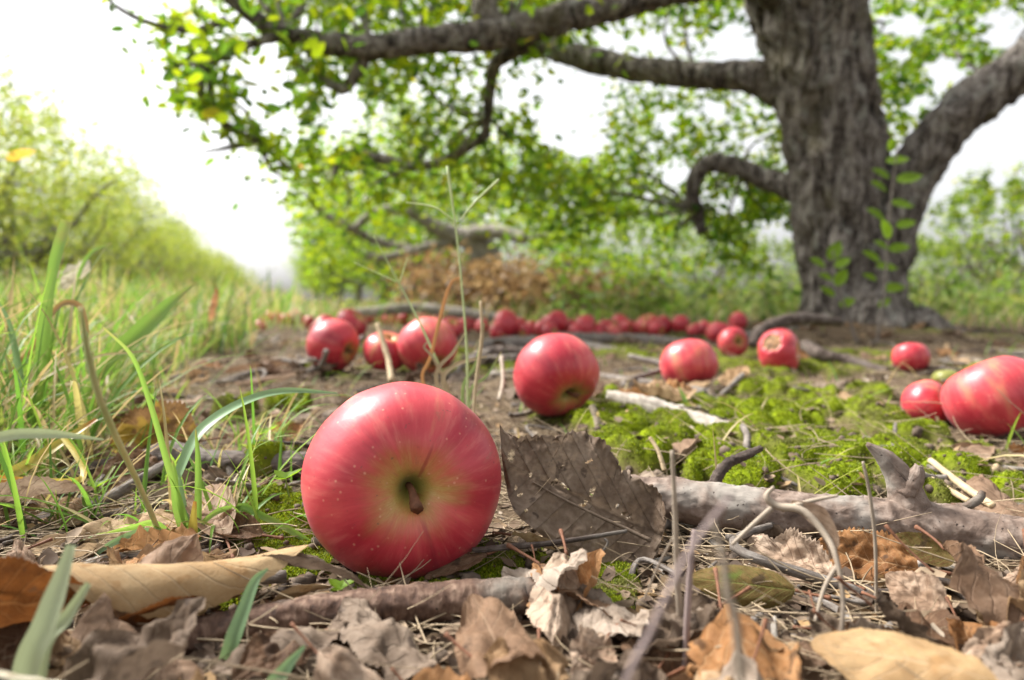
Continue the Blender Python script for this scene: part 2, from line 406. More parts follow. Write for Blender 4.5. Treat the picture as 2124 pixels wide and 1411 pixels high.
def mat_apple():
    m = M('apple_skin'); p = m.co('Object'); t = m.attr('lat'); rot = m.attr('rot'); q = m.attr('side')
    ob = m.t.nodes.new('ShaderNodeVectorTransform')
    s = m.n('SeparateXYZ', Vector=p)
    r = m.math('SQRT', m.math('ADD', m.math('ADD', m.math('MULTIPLY', s.outputs[0], s.outputs[0]), m.math('MULTIPLY', s.outputs[1], s.outputs[1])), .00002))
    ca = m.math('DIVIDE', s.outputs[0], r); sa = m.math('DIVIDE', s.outputs[1], r)
    rp = m.n('CombineXYZ', X=ca, Y=sa, Z=m.math('MULTIPLY', t, .9))
    r1 = m.n('VectorMath', {'operation': 'ADD'}, i0=rp.outputs[0], i1=(0, 0, 0))
    orr = m.orand(); off = m.n('CombineXYZ', X=m.math('MULTIPLY', orr, 31.), Y=m.math('MULTIPLY', orr, 17.), Z=orr)
    m.put(r1.inputs[1], off.outputs[0])
    streak = m.noise(r1.outputs[0], 9, 5, .62); blot = m.noise(r1.outputs[0], 1.7, 3, .5); fine = m.noise(r1.outputs[0], 34, 3, .6)
    red = m.ramp(m.math('ADD', m.math('ADD', m.math('MULTIPLY', streak, .18), m.math('MULTIPLY', blot, .82)), m.math('MULTIPLY', m.math('SUBTRACT', orr, .5), .16)), [(.27, (.25, .006, .022)), (.42, (.41, .016, .034)), (.57, (.54, .050, .064)), (.74, (.63, .16, .12))])
    mott = m.noise(r1.outputs[0], 6, 4, .6)
    red = m.mix(m.rng(mott, .52, .72, 0, .35), red, (.66, .20, .16)); red = m.mix(m.rng(mott, .46, .30, 0, .35), red, (.30, .010, .03))
    red = m.mix(m.math('MULTIPLY', m.rng(fine, .5, .75), .12), red, (.66, .18, .14))
    yel = m.ramp(fine, [(.3, (.42, .30, .055)), (.7, (.52, .44, .12))])
    # the ground colour shows round the stalk and through thin patches of the red
    ty = m.math('ADD', t, m.math('ADD', m.math('MULTIPLY', m.math('SUBTRACT', streak, .5), .06), m.math('MULTIPLY', m.math('SUBTRACT', blot, .5), .20)))
    fy = m.math('MULTIPLY', m.rng(ty, .25, .05), .85)
    fy = m.math('MAXIMUM', fy, m.math('MULTIPLY', m.rng(m.math('ADD', blot, m.math('ADD', m.math('MULTIPLY', streak, .25), m.math('MULTIPLY', orr, .12))), .80, 1.0), .45))
    col = m.mix(fy, red, yel)
    col = m.mix(m.math('MULTIPLY', m.rng(t, .13, .03), .75), col, (.17, .19, .03))
    vo = m.n('TexVoronoi', {'feature': 'F1'}, Vector=p); vo.inputs['Scale'].default_value = 250
    pick = m.n('SeparateColor', Color=vo.outputs['Color'])
    dot = m.math('MULTIPLY', m.rng(vo.outputs['Distance'], .17, .06), m.math('GREATER_THAN', pick.outputs[0], .25))
    col = m.mix(m.math('MULTIPLY', dot, .38), col, (.75, .42, .28))
    ddk = m.math('MULTIPLY', m.rng(vo.outputs['Distance'], .12, .06), m.math('LESS_THAN', pick.outputs[0], .08))
    col = m.mix(m.math('MULTIPLY', ddk, .8), col, (.16, .03, .03))
    scuff = m.math('MULTIPLY', m.rng(m.noise(r1.outputs[0], 4.2, 5, .65), .60, .70), m.rng(m.noise(p, 240, 3), .42, .6))
    col = m.mix(m.math('MULTIPLY', scuff, .45), col, (.30, .12, .07))
    bru = m.rng(m.noise(r1.outputs[0], 2.6, 2, .4), .66, .74)
    col = m.mix(m.math('MULTIPLY', bru, .5), col, (.24, .012, .03))
    dirt = m.rng(m.noise(p, 620, 2, .5), .70, .76)
    col = m.mix(m.math('MULTIPLY', dirt, .55), col, (.10, .06, .04))
    # rotten hollows
    rc = m.ramp(m.noise(p, 160, 4, .7), [(.35, (.09, .04, .018)), (.55, (.28, .15, .06)), (.75, (.45, .30, .13))])
    col = m.mix(m.rng(rot, .35, .55), col, rc)
    ro = m.math('ADD', m.math('ADD', .27, m.math('MULTIPLY', m.noise(p, 70, 3), .24)), m.math('MULTIPLY', rot, .4), True)
    b = m.pbr(col, ro, m.bump(m.math('ADD', m.noise(p, 300, 3), m.math('MULTIPLY', dot, .6)), .10, .0008), .5)
    b.inputs['Coat Weight'].default_value = .0
    b.inputs['Sheen Weight'].default_value = .06; b.inputs['Sheen Roughness'].default_value = .5
    b.inputs['Subsurface Weight'].default_value = .12; b.inputs['Subsurface Radius'].default_value = (1, .25, .15); b.inputs['Subsurface Scale'].default_value = .006
    return m.end(b)
def mat_simple(name, c0, c1, scale=200, rough=.75, bumpd=.0006):
    m = M(name); p = m.co('Object'); a = m.noise(p, scale, 4, .6)
    c = m.mix(m.math('MULTIPLY', m.island(), .5), m.ramp(a, [(.3, c0), (.7, c1)]), c1)
    return m.end(m.pbr(c, rough, m.bump(a, .5, bumpd), .3))

GROUND = mat_ground(); MOSSM = mat_moss(); APPLE = mat_apple(); TRUNK = mat_trunk()
STALK = mat_simple('apple_stalk', (.055, .024, .012), (.20, .085, .045), 420)
BARK_GREY = mat_bark('weathered_grey_bark', (.05, .04, .035), (.16, .135, .115), (.34, .31, .28))
BARK_BROWN = mat_bark('dark_brown_bark', (.018, .012, .010), (.07, .050, .040), (.22, .18, .15), lichen=(.16, .14, .12), stretch=(22, 9, 1), crack=.8)
BARK_PINK = mat_bark('pinkish_grey_bark', (.06, .040, .032), (.165, .118, .092), (.33, .265, .22), lichen=(.26, .24, .21), spots=(.03, .02, .016), stretch=(40, 3, 1), crack=.7)
BARK_RED = mat_bark('reddish_bark', (.022, .012, .011), (.095, .052, .034), (.26, .175, .125), lichen=(.17, .155, .13), spots=(.02, .012, .01), stretch=(150, 2, 1), crack=.8)
WOOD_PALE = mat_bark('bare_weathered_wood', (.10, .085, .07), (.30, .265, .225), (.52, .48, .42), stretch=(14, 9, 1), crack=.8)
LIMB_GREY = mat_simple('grey_limb_bark', (.10, .085, .07), (.36, .32, .28), 26, .85, .004)
STRAW = mat_simple('dry_straw', (.26, .185, .10), (.52, .41, .26), 90)
STRAW_GREY = mat_simple('grey_stalk', (.14, .105, .08), (.36, .30, .23), 90)
STRAW_PURPLE = mat_simple('mauve_stalk', (.17, .125, .115), (.30, .235, .22), 90)
D_GREY = mat_dry('dead_leaf_grey_brown', (.075, .050, .032), (.14, .098, .068), (.25, .19, .14), spot=(.04, .026, .02), vein=(.06, .042, .03), fac=.22, veins=.28)
D_TAN = mat_dry('dead_leaf_tan', (.29, .175, .08), (.38, .25, .125), (.47, .34, .19), spot=(.30, .17, .07), vein=(.55, .43, .28), fac=.25, veins=.3)
D_BROWN = mat_dry('dead_leaf_brown', (.055, .027, .014), (.115, .062, .034), (.23, .14, .085), vein=(.33, .23, .15), fac=.28)
D_ORANGE = mat_dry('dead_leaf_orange', (.16, .065, .022), (.32, .155, .06), (.45, .25, .12), vein=(.5, .33, .18), fac=.35)
D_RUST = mat_dry('dead_leaf_rust', (.06, .018, .006), (.12, .04, .010), (.21, .078, .02), vein=(.24, .12, .045), fac=.35)
D_PINK = mat_dry('dead_leaf_pale_brown', (.15, .09, .055), (.27, .18, .12), (.46, .35, .26), vein=(.16, .10, .065), spot=(.14, .08, .05), fac=.25, veins=.4)
D_ASH = mat_dry('dead_leaf_ash', (.12, .085, .06), (.235, .18, .135), (.40, .33, .265), vein=(.16, .12, .09), fac=.22, veins=.3)
D_TAN2 = mat_dry('dead_leaf_light_brown', (.20, .115, .055), (.32, .205, .11), (.46, .33, .2), vein=(.24, .15, .08), fac=.28, veins=.35)
D_YELLOW = mat_dry('dead_leaf_yellow_brown', (.10, .05, .02), (.19, .10, .04), (.31, .19, .09), vein=(.40, .25, .10), fac=.3, green=(.36, .24, .035))
D_GREEN = mat_dry('dead_leaf_half_green', (.10, .055, .02), (.13, .09, .03), (.22, .14, .05), vein=(.2, .25, .06), fac=.35, green=(.085, .16, .018))
D_CREAM = mat_dry('dead_leaf_cream', (.34, .29, .20), (.46, .41, .30), (.58, .54, .42), spot=(.30, .24, .15), vein=(.6, .55, .42), fac=.3, veins=.25)
GRASS = mat_grass('grass_blades', .30)
HAY = mat_grass('meadow_grass', .45)
G_BRIGHT = mat_plain_grass('fresh_grass_blade', (.15, .27, .05), (.30, .50, .08), (.36, .34, .10))
G_BLUE = mat_plain_grass('bluish_grass_blade', (.15, .25, .12), (.26, .40, .16), None, .3)
G_YEL = mat_plain_grass('yellowing_grass_blade', (.42, .34, .06), (.5, .42, .08), (.50, .22, .05), .35)
G_PALE = mat_plain_grass('pale_grass_blade', (.32, .36, .22), (.36, .42, .22), None, .3)
G_PALE2 = mat_plain_grass('soft_green_stalk', (.22, .34, .13), (.34, .46, .18), (.30, .30, .18), .3)
G_ROUND = mat_simple('round_green_stem', (.30, .40, .15), (.48, .54, .28), 60)
G_STEM = mat_plain_grass('green_stalk', (.17, .25, .08), (.3, .4, .12), (.30, .24, .12), .25)
CROWN = mat_crown('apple_tree_leaves', [(0, (.035, .075, .012)), (.4, (.075, .14, .015)), (.75, (.14, .20, .018)), (.95, (.26, .24, .025)), (1, (.34, .16, .04))],
                  [(0, (.12, .26, .03)), (.3, (.22, .38, .015)), (.6, (.36, .48, .012)), (.85, (.50, .55, .015)), (.96, (.62, .50, .02)), (1, (.6, .28, .04))], .52)
CROWN_FAR = mat_crown('distant_tree_leaves', [(0, (.035, .075, .012)), (.4, (.08, .14, .016)), (.8, (.16, .20, .025)), (1, (.30, .25, .04))],
                      [(0, (.16, .30, .018)), (.4, (.30, .44, .02)), (.8, (.46, .54, .03)), (1, (.60, .48, .05))], .48)
CROWN_PALE = mat_crown('glare_paled_row_leaves', [(0, (.08, .13, .035)), (.4, (.18, .23, .055)), (.8, (.30, .32, .08)), (1, (.46, .38, .09))],
                       [(0, (.24, .36, .04)), (.4, (.42, .50, .055)), (.8, (.58, .60, .07)), (1, (.68, .54, .08))], .48)  # left row leaves coloured paler, with bright-sky glare put into the tint
BRUSH = mat_crown('withered_leaves', [(0, (.14, .08, .03)), (.5, (.30, .19, .085)), (1, (.48, .35, .17))], [(0, (.22, .12, .05)), (.5, (.42, .26, .11)), (1, (.55, .40, .2))], .4)
WEED = mat_crown('weed_leaves', [(0, (.05, .10, .02)), (.5, (.12, .18, .03)), (1, (.26, .22, .07))], [(0, (.14, .28, .03)), (.5, (.28, .40, .05)), (1, (.42, .36, .09))], .42)
SAPL = mat_crown('sapling_leaves', [(0, (.10, .19, .02)), (.6, (.16, .26, .02)), (1, (.28, .28, .03))], [(0, (.24, .44, .02)), (.6, (.34, .54, .02)), (1, (.5, .5, .03))], .5)

# ------------------------------------------------------------------ ground
def make_ground():
    fine = np.concatenate([np.linspace(R(-72), R(-44), 90)[:-1], np.linspace(R(-44), R(44), 600), np.linspace(R(44), R(72), 90)[1:]])
    side = np.linspace(R(72), R(288), 50)[1:-1]
    ang = np.concatenate([fine, side]); na = len(ang)
    r = [0.05]
    while r[-1] < 2.2: r.append(r[-1] * 1.0042)
    while r[-1] < 900: r.append(r[-1] * (1.02 if r[-1] < 12 else 1.12))
    r = np.array(r); nr = len(r)
    X = r[:, None] * np.sin(ang)[None]; Y = r[:, None] * np.cos(ang)[None]
    x, y = X.ravel(), Y.ravel()
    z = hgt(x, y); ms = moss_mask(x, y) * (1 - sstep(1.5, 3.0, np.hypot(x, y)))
    edge = -0.1 - 0.32 * y + 0.06 * n2(x, y, 3, 5.)
    turf = np.maximum(sstep(-0.05, 0.15, edge - x), sstep(3.0, 5.5, np.hypot(x, y)) )
    V = np.stack([x, y, z], -1); V = np.vstack([V, [[0, 0, float(z[:na].mean())]]])
    i = np.arange(nr - 1)[:, None] * na; j = np.arange(na)[None]; j2 = (j + 1) % na
    F = np.stack([i + j, i + na + j, i + na + j2, i + j2], -1).reshape(-1, 4)
    c = len(V) - 1
    k = np.arange(na)
    cap = np.stack([np.full(na, c), k, (k + 1) % na, np.full(na, c)], -1)
    Fl = np.vstack([F])
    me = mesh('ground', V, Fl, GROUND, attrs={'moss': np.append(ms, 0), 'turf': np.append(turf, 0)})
    o = obj('ground', me); tag(o, kind='structure')
make_ground()

# ------------------------------------------------------------------ many small shapes at once
def rotmats(n, tilt_max, g):
    """n random frames: heading free, tilt up to tilt_max"""
    h = g.uniform(0, 2 * math.pi, n); ti = g.uniform(0, tilt_max, n); ax = g.uniform(0, 2 * math.pi, n)
    X = np.stack([np.cos(h), np.sin(h), 0 * h], -1)
    nz = np.stack([np.sin(ti) * np.cos(ax), np.sin(ti) * np.sin(ax), np.cos(ti)], -1)
    X = X - nz * (X * nz).sum(1)[:, None]; X /= np.linalg.norm(X, axis=1)[:, None]
    return X, np.cross(nz, X), nz
LEAF_V = np.array([(0, 0, 0), (.33, 0, -.03), (.68, 0, -.03), (1, 0, .02), (.10, .17, .04), (.38, .27, .08), (.72, .20, .06), (.10, -.17, .04), (.38, -.27, .08), (.72, -.20, .06)])
LEAF_F = np.array([(0, 1, 5, 4), (1, 2, 6, 5), (2, 3, 6, 2), (0, 7, 8, 1), (1, 8, 9, 2), (2, 9, 3, 2)])
LEAF_F = [(0, 1, 5, 4), (1, 2, 6, 5), (2, 3, 6), (0, 7, 8, 1), (1, 8, 9, 2), (2, 9, 3)]
LEAF_T = np.array([(0, 1, 5), (0, 5, 4), (1, 2, 6), (1, 6, 5), (2, 3, 6), (0, 7, 8), (0, 8, 1), (1, 8, 9), (1, 9, 2), (2, 9, 3)])
def leaves_arrays(pos, size, X, Yv, Z, wid=1.0):
    n = len(pos)
    T = LEAF_V * np.array([1, wid, 1])
    V = pos[:, None] + size[:, None, None] * (T[None, :, 0, None] * X[:, None] + T[None, :, 1, None] * Yv[:, None] + T[None, :, 2, None] * Z[:, None])
    F = LEAF_T[None] + (np.arange(n) * len(T))[:, None, None]
    return V.reshape(-1, 3), F.reshape(-1, 3)
def ribbons(base, head, lean, length, width, segs, curve, g, twist=0.0, fold=.25, droop=None):
    """grass blades: base (n,3); head: compass heading; lean: start angle from vertical; curve: added angle to the tip"""
    n = len(base); t = np.linspace(0, 1, segs + 1)
    a = lean[:, None] + curve[:, None] * t[None] ** 1.5
    dl = (length / segs)[:, None]
    sx = np.sin(a) * dl; sz = np.cos(a) * dl
    rx = np.concatenate([np.zeros((n, 1)), np.cumsum(sx[:, :-1], 1)], 1); rz = np.concatenate([np.zeros((n, 1)), np.cumsum(sz[:, :-1], 1)], 1)
    hx, hy = np.cos(head), np.sin(head)
    c = np.stack([base[:, 0, None] + rx * hx[:, None], base[:, 1, None] + rx * hy[:, None], base[:, 2, None] + rz], -1)
    wv = width[:, None] * (np.minimum(1, 1.15 * (1 - t) ** .6) * (.55 + .45 * np.minimum(1, t * 4)))[None]
    tw = g.uniform(-1, 1, n)[:, None] * twist * t[None]
    S = np.stack([-hy, hx, 0 * hx], -1)[:, None] * np.cos(tw)[..., None]
    nv = np.stack([-np.cos(a) * hx[:, None], -np.cos(a) * hy[:, None], np.sin(a)], -1)
    S = S + nv * np.sin(tw)[..., None]
    l = c + S * wv[..., None] * .5 + nv * (wv * fold)[..., None]; r = c - S * wv[..., None] * .5 + nv * (wv * fold)[..., None]
    V = np.stack([l, c, r], 2)                       # n, segs+1, 3, 3
    k = np.arange(segs)
    f1 = np.stack([k * 3, k * 3 + 1, k * 3 + 4, k * 3 + 3], -1); f2 = np.stack([k * 3 + 1, k * 3 + 2, k * 3 + 5, k * 3 + 4], -1)
    f = np.vstack([f1, f2])
    F = f[None] + (np.arange(n) * (segs + 1) * 3)[:, None, None]
    al = np.repeat(np.repeat(t[None, :, None], 3, 2), n, 0).ravel()
    uvv = np.stack([al, np.tile(np.array([0, .5, 1.0]), n * (segs + 1))], -1)
    return V.reshape(-1, 3), F.reshape(-1, 4), al, uvv
def straws(base, head, pitch, length, rad, segs, bend, g):
    """thin three-sided bars, slightly bent"""
    n = len(base); t = np.linspace(0, 1, segs + 1)
    hd = head[:, None] + bend[:, None] * t[None]
    pc = pitch[:, None] + (g.uniform(-.4, .4, n)[:, None]) * t[None]
    d = np.stack([np.cos(hd) * np.cos(pc), np.sin(hd) * np.cos(pc), np.sin(pc)], -1) * (length / segs)[:, None, None]
    c = base[:, None] + np.concatenate([np.zeros((n, 1, 3)), np.cumsum(d[:, :-1], 1)], 1)
    S = np.stack([-np.sin(hd), np.cos(hd), 0 * hd], -1); U = np.cross(d, S); U /= np.linalg.norm(U, axis=-1)[..., None] + 1e-12
    rr = (rad[:, None] * (1 - .5 * t[None]))[..., None]
    ring = [c + rr * (S * math.cos(q) + U * math.sin(q)) for q in (math.pi / 2, math.pi / 2 + 2.094, math.pi / 2 + 4.189)]
    V = np.stack(ring, 2)
    k = np.arange(segs)
    f = np.vstack([np.stack([k * 3 + a, k * 3 + b, k * 3 + 3 + b, k * 3 + 3 + a], -1) for a, b in ((0, 1), (1, 2), (2, 0))])
    F = f[None] + (np.arange(n) * (segs + 1) * 3)[:, None, None]
    return V.reshape(-1, 3), F.reshape(-1, 4)
def sample_fan(n, y0, y1, g, half=.95, power=1.0):
    """points on the ground spread in front of the lens, evenly over the picture's depth"""
    u = g.uniform(0, 1, n) ** power
    y = y0 * (y1 / y0) ** u; x = g.uniform(-half, half, n) * (y + .02)
    return x, y

# ------------------------------------------------------------------ moss
def make_moss():
    g = np.random.default_rng(21)
    xs, ys = [], []
    for n, a, b in ((420000, .14, .55), (130000, .55, 1.2)):
        x, y = sample_fan(n, a, b, g, .85)
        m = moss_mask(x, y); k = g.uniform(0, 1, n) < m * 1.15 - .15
        xs.append(x[k]); ys.append(y[k])
    x = np.concatenate(xs); y = np.concatenate(ys)
    if len(x) > 130000:
        k = g.permutation(len(x))[:130000]; x, y = x[k], y[k]
    z = hgt(x, y); n = len(x)
    kk = 3
    base = np.repeat(np.stack([x, y, z - .0004], -1), kk, 0)
    sc_ = np.repeat(.8 + .9 * sstep(.3, 1.0, y), kk)
    base[:, :2] += g.normal(0, .0006, (n * kk, 2))
    L = g.uniform(.0009, .0021, n * kk) * sc_; W = g.uniform(.0005, .0009, n * kk) * sc_ * 1.2
    V, F, al, uv = ribbons(base, g.uniform(0, 6.28, n * kk), g.uniform(.1, .9, n * kk), L, W, 2, g.uniform(.1, .9, n * kk), g, 0, .15)
    o = obj('moss', mesh('moss', V, F, MOSSM)); tag(o, 'bright green moss cushions growing over the dark soil', 'moss', kind='stuff')
make_moss()

# ------------------------------------------------------------------ small litter
def grass_edge(x, y): return (-0.1 - 0.32 * y) - x
def make_litter():
    g = np.random.default_rng(31)
    # crumbs of dead leaf
    x, y = sample_fan(34000, .135, 2.6, g, 1.3)
    m = moss_mask(x, y); k = (g.uniform(0, 1, len(x)) > m * .85); x, y = x[k], y[k]
    z = hgt(x, y); n = len(x)
    s = g.uniform(.002, .010, n) * (1 + .5 * sstep(.6, 1.6, y)) * (.75 + .5 * g.uniform(0, 1, n) ** 3)
    X, Yv, Z = rotmats(n, 1.0, g)
    V, F = leaves_arrays(np.stack([x, y, z + s * .12], -1), s, X, Yv, Z, 1.3)
    V += .0012 * np.stack([perlin(V * 260 + 3), perlin(V * 260 + 40), perlin(V * 260 + 80)], -1)
    mt = M('leaf_crumbs'); r = mt.island()
    c = mt.ramp(r, [(0, (.045, .028, .018)), (.3, (.12, .08, .052)), (.55, (.22, .15, .095)), (.75, (.33, .25, .17)), (.9, (.40, .25, .11)), (1, (.50, .45, .38))])
    c = mt.mix(mt.math('MULTIPLY', mt.noise(mt.co('Object'), 500, 3), .5), c, (.07, .045, .03))
    o = obj('leaf_litter', mesh('leaf_litter', V, F, mt.leafy(c, c, .2, .75))); tag(o, 'crumbled brown bits of dead leaf over the soil', 'leaf litter', kind='stuff')
    # straw and rootlets
    x, y = sample_fan(15000, .135, 2.4, g, 1.3)
    k = g.uniform(0, 1, len(x)) > moss_raw(x, y) * .85 + .7 * (y < .27); x, y = x[k], y[k]; z = hgt(x, y); n = len(x)
    L = g.uniform(.012, .06, n); rad = g.uniform(.00014, .00045, n) * (1 + .8 * sstep(.5, 1.5, y))
    b = np.stack([x, y, z + .0006 + g.uniform(0, .004, n)], -1)
    V, F = straws(b, g.uniform(0, 6.28, n), g.normal(.05, .16, n), L, rad, 5, g.normal(0, .7, n), g)
    o = obj('straw', mesh('straw', V, F, mat_simple('straw_bits', (.10, .07, .042), (.40, .31, .20), 60))); tag(o, 'dry straw and rootlets strewn over the soil', 'straw', kind='stuff')
    # clods of soil
    x, y = sample_fan(2600, .14, 1.2, g, .9); z = hgt(x, y); n = len(x)
    t = (1 + 5 ** .5) / 2
    iv = np.array([(-1, t, 0), (1, t, 0), (-1, -t, 0), (1, -t, 0), (0, -1, t), (0, 1, t), (0, -1, -t), (0, 1, -t), (t, 0, -1), (t, 0, 1), (-t, 0, -1), (-t, 0, 1)]) / 1.9
    jf = np.array([(0, 11, 5), (0, 5, 1), (0, 1, 7), (0, 7, 10), (0, 10, 11), (1, 5, 9), (5, 11, 4), (11, 10, 2), (10, 7, 6), (7, 1, 8), (3, 9, 4), (3, 4, 2), (3, 2, 6), (3, 6, 8), (3, 8, 9), (4, 9, 5), (2, 4, 11), (6, 2, 10), (8, 6, 7), (9, 8, 1)])
    s = g.uniform(.0008, .0026, n) * (1 + g.uniform(0, 1, n) ** 6)
    V = np.stack([x, y, z], -1)[:, None] + s[:, None, None] * (iv[None] * g.uniform(.6, 1.3, (n, 12, 1)))
    F = (jf[None] + (np.arange(n) * 12)[:, None, None]).reshape(-1, 3)
    o = obj('soil_crumbs', mesh('soil_crumbs', V.reshape(-1, 3), F, mat_simple('soil_crumb', (.02, .014, .01), (.15, .11, .08), 300, .9))); tag(o, 'dark crumbs of loose soil', 'soil', kind='stuff')
make_litter()

# ------------------------------------------------------------------ dead leaves
def leaf_mesh(name, L, W, mat, curl=0.0, bend=0.0, crumple=.06, fold=0.0, serr=.05, seed=0, nu=44, nv=24, shape=.85, wave=.0, teeth=22, holes=0, curl_end=None):
    u = np.linspace(0, 1, nu + 1); v = np.linspace(-1, 1, nv + 1)
    U, Vv = np.meshgrid(u, v, indexing='ij')
    prof = np.clip(np.sin(math.pi * U ** shape), 0, 1) ** .75 * (1 - .12 * U) + .012
    rng_ = np.random.default_rng(seed + 900)
    lob = 1 + .10 * perlin(np.stack([U * 5 + seed * 1.7, np.sign(Vv) * 2.2, 0 * U], -1))
    tooth = 1 + serr * (np.abs(((U * teeth) % 1.0) - .5) * 2 - .5) * (np.abs(Vv) > .8)
    yf = Vv * W / 2 * prof * lob * tooth
    xf = U * L + .25 * np.abs(yf) * 0
    z = fold * np.abs(yf)
    cl = curl if curl_end is None else curl + (curl_end - curl) * U
    cl = np.where(np.abs(cl) < 1e-3, 1e-3, cl)
    k = cl / (W / 2)
    ph = k * yf
    y3 = np.sin(ph) / k; z3 = (1 - np.cos(ph)) / k + z
    q = np.stack([U * 3.2 + seed, Vv * 1.7 * prof + seed * .3, np.full_like(U, seed * 2.1)], -1)
    z3 = z3 + crumple * W * (perlin(q) * 1.2 + .6 * perlin(q * 2.3 + 5) + .28 * perlin(q * 5.3 + 9) + .12 * perlin(q * 11 + 2))
    y3 = y3 + crumple * W * .5 * perlin(q * 1.9 + 30) * np.abs(Vv)
    if wave: z3 = z3 + wave * W * np.sin(U * 17 + seed + np.sign(Vv)) * np.abs(Vv) ** 2
    b = bend if abs(bend) > 1e-3 else 1e-3
    kb = b / L; th = kb * xf
    X = np.sin(th) / kb - np.sin(th) * z3; Z = (1 - np.cos(th)) / kb + np.cos(th) * z3
    co = np.stack([X, y3, Z], -1).reshape(-1, 3)
    # base to tip along x
    c0 = co.reshape(nu + 1, nv + 1, 3)[0, nv // 2].copy(); c1 = co.reshape(nu + 1, nv + 1, 3)[-1, nv // 2].copy()
    co -= c0; d = c1 - c0; a = -math.atan2(d[2], d[0]); ca, sa = math.cos(-a), math.sin(-a)
    x_, z_ = co[:, 0].copy(), co[:, 2].copy()
    co[:, 0] = ca * x_ + sa * z_; co[:, 2] = -sa * x_ + ca * z_
    s = L / max(1e-6, math.hypot(d[0], d[2])) if abs(bend) < 2.2 else 1.0
    co *= s
    i = np.arange(nu)[:, None] * (nv + 1); j = np.arange(nv)[None]
    F = np.stack([i + j, i + nv + 1 + j, i + nv + 2 + j, i + j + 1], -1).reshape(-1, 4)
    if holes:
        cu = co[F].mean(1); uvc = np.stack([U.ravel()[F].mean(1), Vv.ravel()[F].mean(1) * .5], -1)
        keep = np.ones(len(F), bool)
        for _ in range(holes):
            h = np.array([rng_.uniform(.15, .85), rng_.uniform(-.4, .4)]); rr = rng_.uniform(.02, .05)
            keep &= np.hypot(*(uvc - h).T) > rr * (1 + .5 * np.sin(6 * np.arctan2(*(uvc - h).T)))
        F = F[keep]
    uv = np.stack([U.ravel(), Vv.ravel() * .5 + .5], -1)
    return co, F, uv
def stalk_arrays(p0, L, bend, seed, r=.0006):
    g = np.random.default_rng(seed)
    pts = [np.array(p0) + np.array([-L * t, L * .25 * math.sin(bend * t), L * .2 * bend * t * t]) for t in np.linspace(0, 1, 5)]
    return tube(pts, [r, r * .8, r * .8, r, r * 1.5], 6, 14, .15, 8, seed)
def basis(b, t, roll):
    x = t - b; L = np.linalg.norm(x); x = x / L
    up = np.array([0, 0, 1.0]); n = up - x * (up @ x); n /= np.linalg.norm(n)
    y = np.cross(n, x)
    a = R(roll); n2_ = n * math.cos(a) + y * math.sin(a); y2 = np.cross(n2_, x)
    return L, Matrix(((x[0], y2[0], n2_[0], b[0]), (x[1], y2[1], n2_[1], b[1]), (x[2], y2[2], n2_[2], b[2]), (0, 0, 0, 1)))
NSEED = [100]
def dead_leaf(b, t, wpx, roll, mat, label, stalk=.3, group=None, name='dry_leaf', **kw):
    """b, t: (px, py, Y) of base and tip; wpx: width in photo pixels at that distance"""
    NSEED[0] += 1
    b3, t3 = P(*b), P(*t)
    L, mtx = basis(b3, t3, roll)
    W = wpx / F_PX * (b[2] + t[2]) / 2
    kw.setdefault('seed', NSEED[0])
    V, F, uv = leaf_mesh(name, L, W, mat, **kw)
    th = thing(name, (0, 0, 0), label, 'dead leaf', group)
    th.matrix_world = mtx
    obj('blade', mesh('leaf_blade', V, F, mat, uv), th)
    if stalk:
        sv, sf, su = stalk_arrays((0, 0, 0), L * stalk, random.uniform(-1, 1), NSEED[0])
        obj('stalk', mesh('leaf_stalk', sv, sf, STALK, su), th)
    return th

